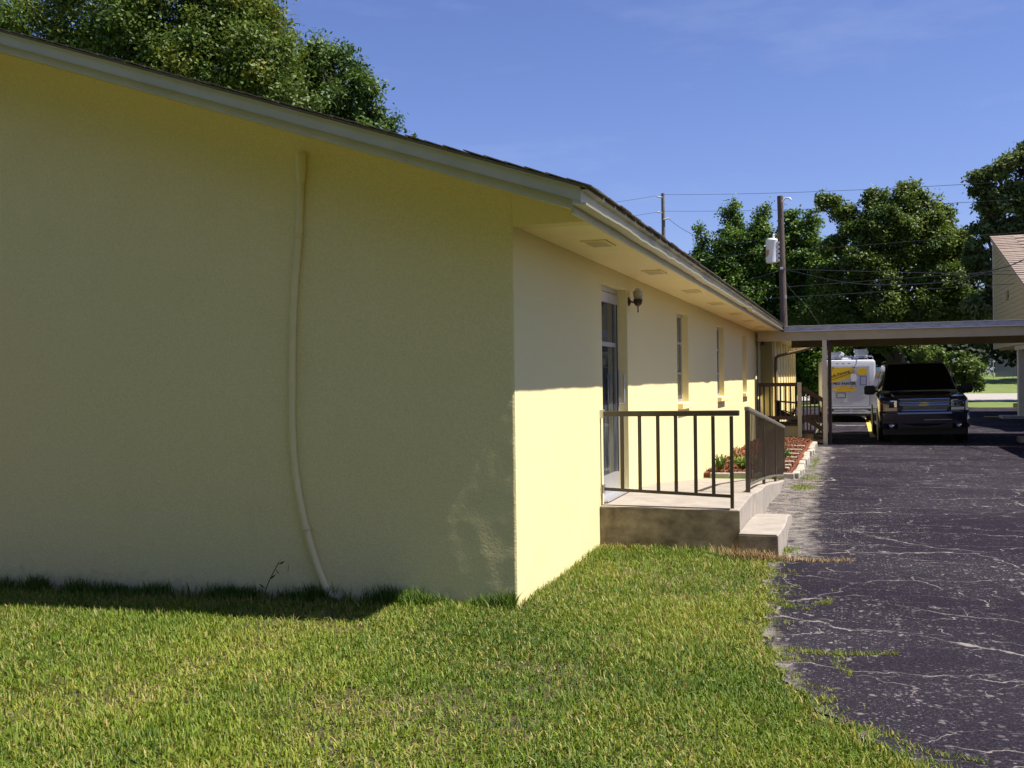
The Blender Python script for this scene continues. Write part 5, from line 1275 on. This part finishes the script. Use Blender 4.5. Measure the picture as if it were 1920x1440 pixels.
dry = rng.random(n) < (.045 + .13 * (vnoise(X, Y, 1.6, 13) > .6) + .22 * ((edge - X) < .14))
tv[dry] = rng.uniform(.78, 1.0, dry.sum())
print('lawn blades', n)
blades('lawn', X, Y, h, rng.uniform(.0035, .0085, n), tv, M['grass'], lean=1.05, label='uneven mown lawn with dry straw patches in front of the gable wall', cat='grass', curl=.7)
# flattened dead thatch between the living blades
T3 = 42000
Xt = rng.uniform(-6.0, 4.2, T3); Yt = rng.uniform(-4.4, 2.4, T3)
dt = (Xt - 2.262) * -.3215 + (Yt + 6.72) * .947; lt = (Xt - 2.262) * .947 + (Yt + 6.72) * .3215
kt = (Xt < edge_x(Yt) + .03) & ((Yt < -.02) | (Xt > .03)) & (dt > 3.3) & (np.abs(lt) < dt * .58 + .4) & (rng.random(T3) < .15 + 1.1 * sm(vnoise(Xt, Yt, 1.3, 41) * .6 + vnoise(Xt, Yt, 5, 42) * .4, .45, .75))
Xt, Yt = Xt[kt], Yt[kt]; nt_ = len(Xt)
blades('lawn_thatch', Xt, Yt, rng.uniform(.02, .055, nt_), rng.uniform(.003, .006, nt_), rng.uniform(.0, 1, nt_), M['thatch'], lean=1.5, z0=gz(Xt, Yt) + rng.uniform(.0, .022, nt_), label='flattened dead straw lying among the lawn blades', cat='dry grass', curl=.1)
print('thatch', nt_)
# straw bits blown over the asphalt
n = 700
Xs = rng.uniform(1.8, 5.2, n); Ys = rng.uniform(-2.2, 11, n); kk = vnoise(Xs, Ys, 2.2, 51) > .55; Xs, Ys = Xs[kk], Ys[kk]; n = len(Xs)
blades('straw_bits', Xs, Ys, rng.uniform(.015, .04, n), rng.uniform(.003, .006, n), rng.uniform(.2, 1, n), M['hay'], lean=1.5, label='stray bits of straw scattered over the driveway asphalt', cat='dry grass')
# taller tufts by the wall, ragged shaded fringe
n = 16000
X = rng.uniform(-6, 0, n); Y = -np.abs(rng.normal(0, .07, n)) - .015
k = rng.random(n) < np.clip(vnoise(X, Y, 5, 21) * 1.8 - .5, .05, 1); X, Y = X[k], Y[k]; n = len(X)
blades('wall_fringe_grass', X, Y, rng.uniform(.04, .15, n) * (.6 + .8 * vnoise(X, Y, 4, 31)), rng.uniform(.004, .009, n), rng.uniform(.0, .4, n), M['grass'], lean=.45, label='taller uncut grass fringe along the foot of the gable wall', cat='grass')
# creeping runners over the asphalt edge
RX_, RY_ = [], []
for i in range(46):
    y0_ = rng.uniform(-3.2, 2.3); x0_ = float(edge_x(y0_)) - .03; k_ = int(rng.uniform(30, 110)); t = rng.random(k_) ** 1.3; L_ = rng.uniform(.06, .26); an = rng.normal(0, .5)
    RX_.append(x0_ + t * L_ * math.cos(an) + rng.normal(0, .014, k_)); RY_.append(y0_ + t * L_ * math.sin(an) + rng.normal(0, .018, k_))
for (x0_, y0_, x1_, y1_, k_) in ((1.70, .45, 2.05, .62, 500), (1.72, .55, 1.95, .38, 300), (1.80, -.72, 2.48, -.62, 1500), (2.15, -.66, 2.22, -1.15, 420), (1.85, -1.1, 2.15, -1.45, 380), (1.75, -.95, 1.98, -.92, 220), (2.3, -1.95, 2.75, -2.25, 500), (1.62, 1.2, 1.85, 1.15, 200), (1.6, 1.6, 1.8, 1.62, 200), (2.05, .60, 2.08, .75, 260), (2.5, -2.3, 3.0, -2.5, 500), (1.62, .9, 1.9, .85, 180)):
    t = rng.random(k_) ** 1.4; w_ = .022 * (1.3 - t)
    RX_.append(x0_ + (x1_ - x0_) * t + rng.normal(0, 1, k_) * w_ + .02 * np.sin(t * 9)); RY_.append(y0_ + (y1_ - y0_) * t + rng.normal(0, 1, k_) * w_ + .03 * np.sin(t * 7 + 1))
X = np.concatenate(RX_); Y = np.concatenate(RY_); n = len(X)
blades('grass_runners', X, Y, rng.uniform(.015, .05, n), rng.uniform(.003, .006, n), rng.uniform(.25, .95, n), M['grass'], lean=1.1, label='creeping grass runners spreading from the lawn over the asphalt', cat='grass')
# tuft in the joint beside the ramp and by the step
for (cx_, cy_, r_, k_, lb) in ((1.56, 8.2, .10, 700, 'small green grass tuft on the sand beside the ramp'), (1.68, 2.75, .05, 240, 'tiny weed tuft at the asphalt side of the concrete step'), (1.60, 9.6, .10, 400, 'patchy grass along the corner of the flower bed edging'), (1.58, 12.5, .08, 500, 'thin grass strip between the bed edging and the asphalt')):
    X = rng.normal(cx_, r_ * (1 if cy_ < 12 else .4), k_); Y = rng.normal(cy_, r_ * (2.2 if cy_ < 12 else 12), k_)
    ok = X > (1.31 if cy_ < 9.3 and cy_ > 4 else 1.48); X, Y = X[ok], Y[ok]; k_ = len(X)
    blades('grass_tuft', X, Y, rng.uniform(.02, .07, k_), rng.uniform(.004, .008, k_), rng.uniform(.3, .8, k_), M['grass'], lean=.7, label=lb, cat='grass')
# dry clippings heap and scattered straw
n = 1500
X = np.clip(rng.normal(1.42, .16, n), .9, 1.75); Y = 2.30 - np.abs(rng.normal(0, .05, n))
blades('dry_clippings', X, Y, rng.uniform(.04, .13, n), rng.uniform(.003, .006, n), rng.uniform(0, 1, n), M['hay'], lean=.9, label='heap of dry brown clippings in front of the concrete step', cat='dry grass')
n = 900
X = rng.uniform(1.78, 2.25, n); Y = 2.35 + rng.normal(0, .035, n) + .04 * np.sin(X * 9)
blades('straw_scatter', X, Y, rng.uniform(.02, .06, n), rng.uniform(.003, .005, n), rng.uniform(.2, 1, n), M['hay'], lean=1.4, label='thin drift of orange straw lying across an asphalt crack', cat='dry grass')
n = 700
X = rng.uniform(.02, .5, n); Y = 2.40 - np.abs(rng.normal(0, .05, n))
blades('dead_leaf_litter', X, Y, rng.uniform(.02, .06, n), rng.uniform(.006, .014, n), rng.uniform(0, .7, n), M['hay'], lean=1.3, label='brown leaf litter at the foot of the porch by the wall', cat='dry grass')
n = 1100
X = rng.uniform(1.33, 1.75, n); Y = rng.uniform(4.4, 9.2, n)
blades('sand_litter', X, Y, rng.uniform(.02, .05, n), rng.uniform(.003, .007, n), rng.uniform(.3, 1, n), M['hay'], lean=1.4, label='bits of straw and debris on the sandy strip beside the ramp', cat='dry grass')
# weed stem against the wall left of the conduit
WE = empty('tall_weed', (-2.0, -.08, -.05), 'thin tall weed stalk with few leaves left of the conduit foot', 'weed')
m_ = MB(); m_.tube(spline([(-2.02, -.08, -.06), (-1.98, -.08, .06), (-1.92, -.09, .16), (-1.87, -.09, .24)], 4), .0035, 5); m_.build('stem', M['leaf_dark'], WE)
m_ = MB()
for (x_, z_, dx_, dz_) in ((-1.96, .10, .07, .05), (-1.91, .18, .05, -.03), (-1.88, .22, .07, .03), (-1.80, .16, .02, .07), (-1.99, .03, -.06, .04)):
    m_.add([(x_, -.085, z_), (x_ + dx_ * .5, -.095, z_ + dz_ * .5 + .008), (x_ + dx_, -.1, z_ + dz_), (x_ + dx_ * .5, -.09, z_ + dz_ * .5 - .008)], [(0, 1, 2, 3)])
m_.build('leaf', M['leaf_dark'], WE)
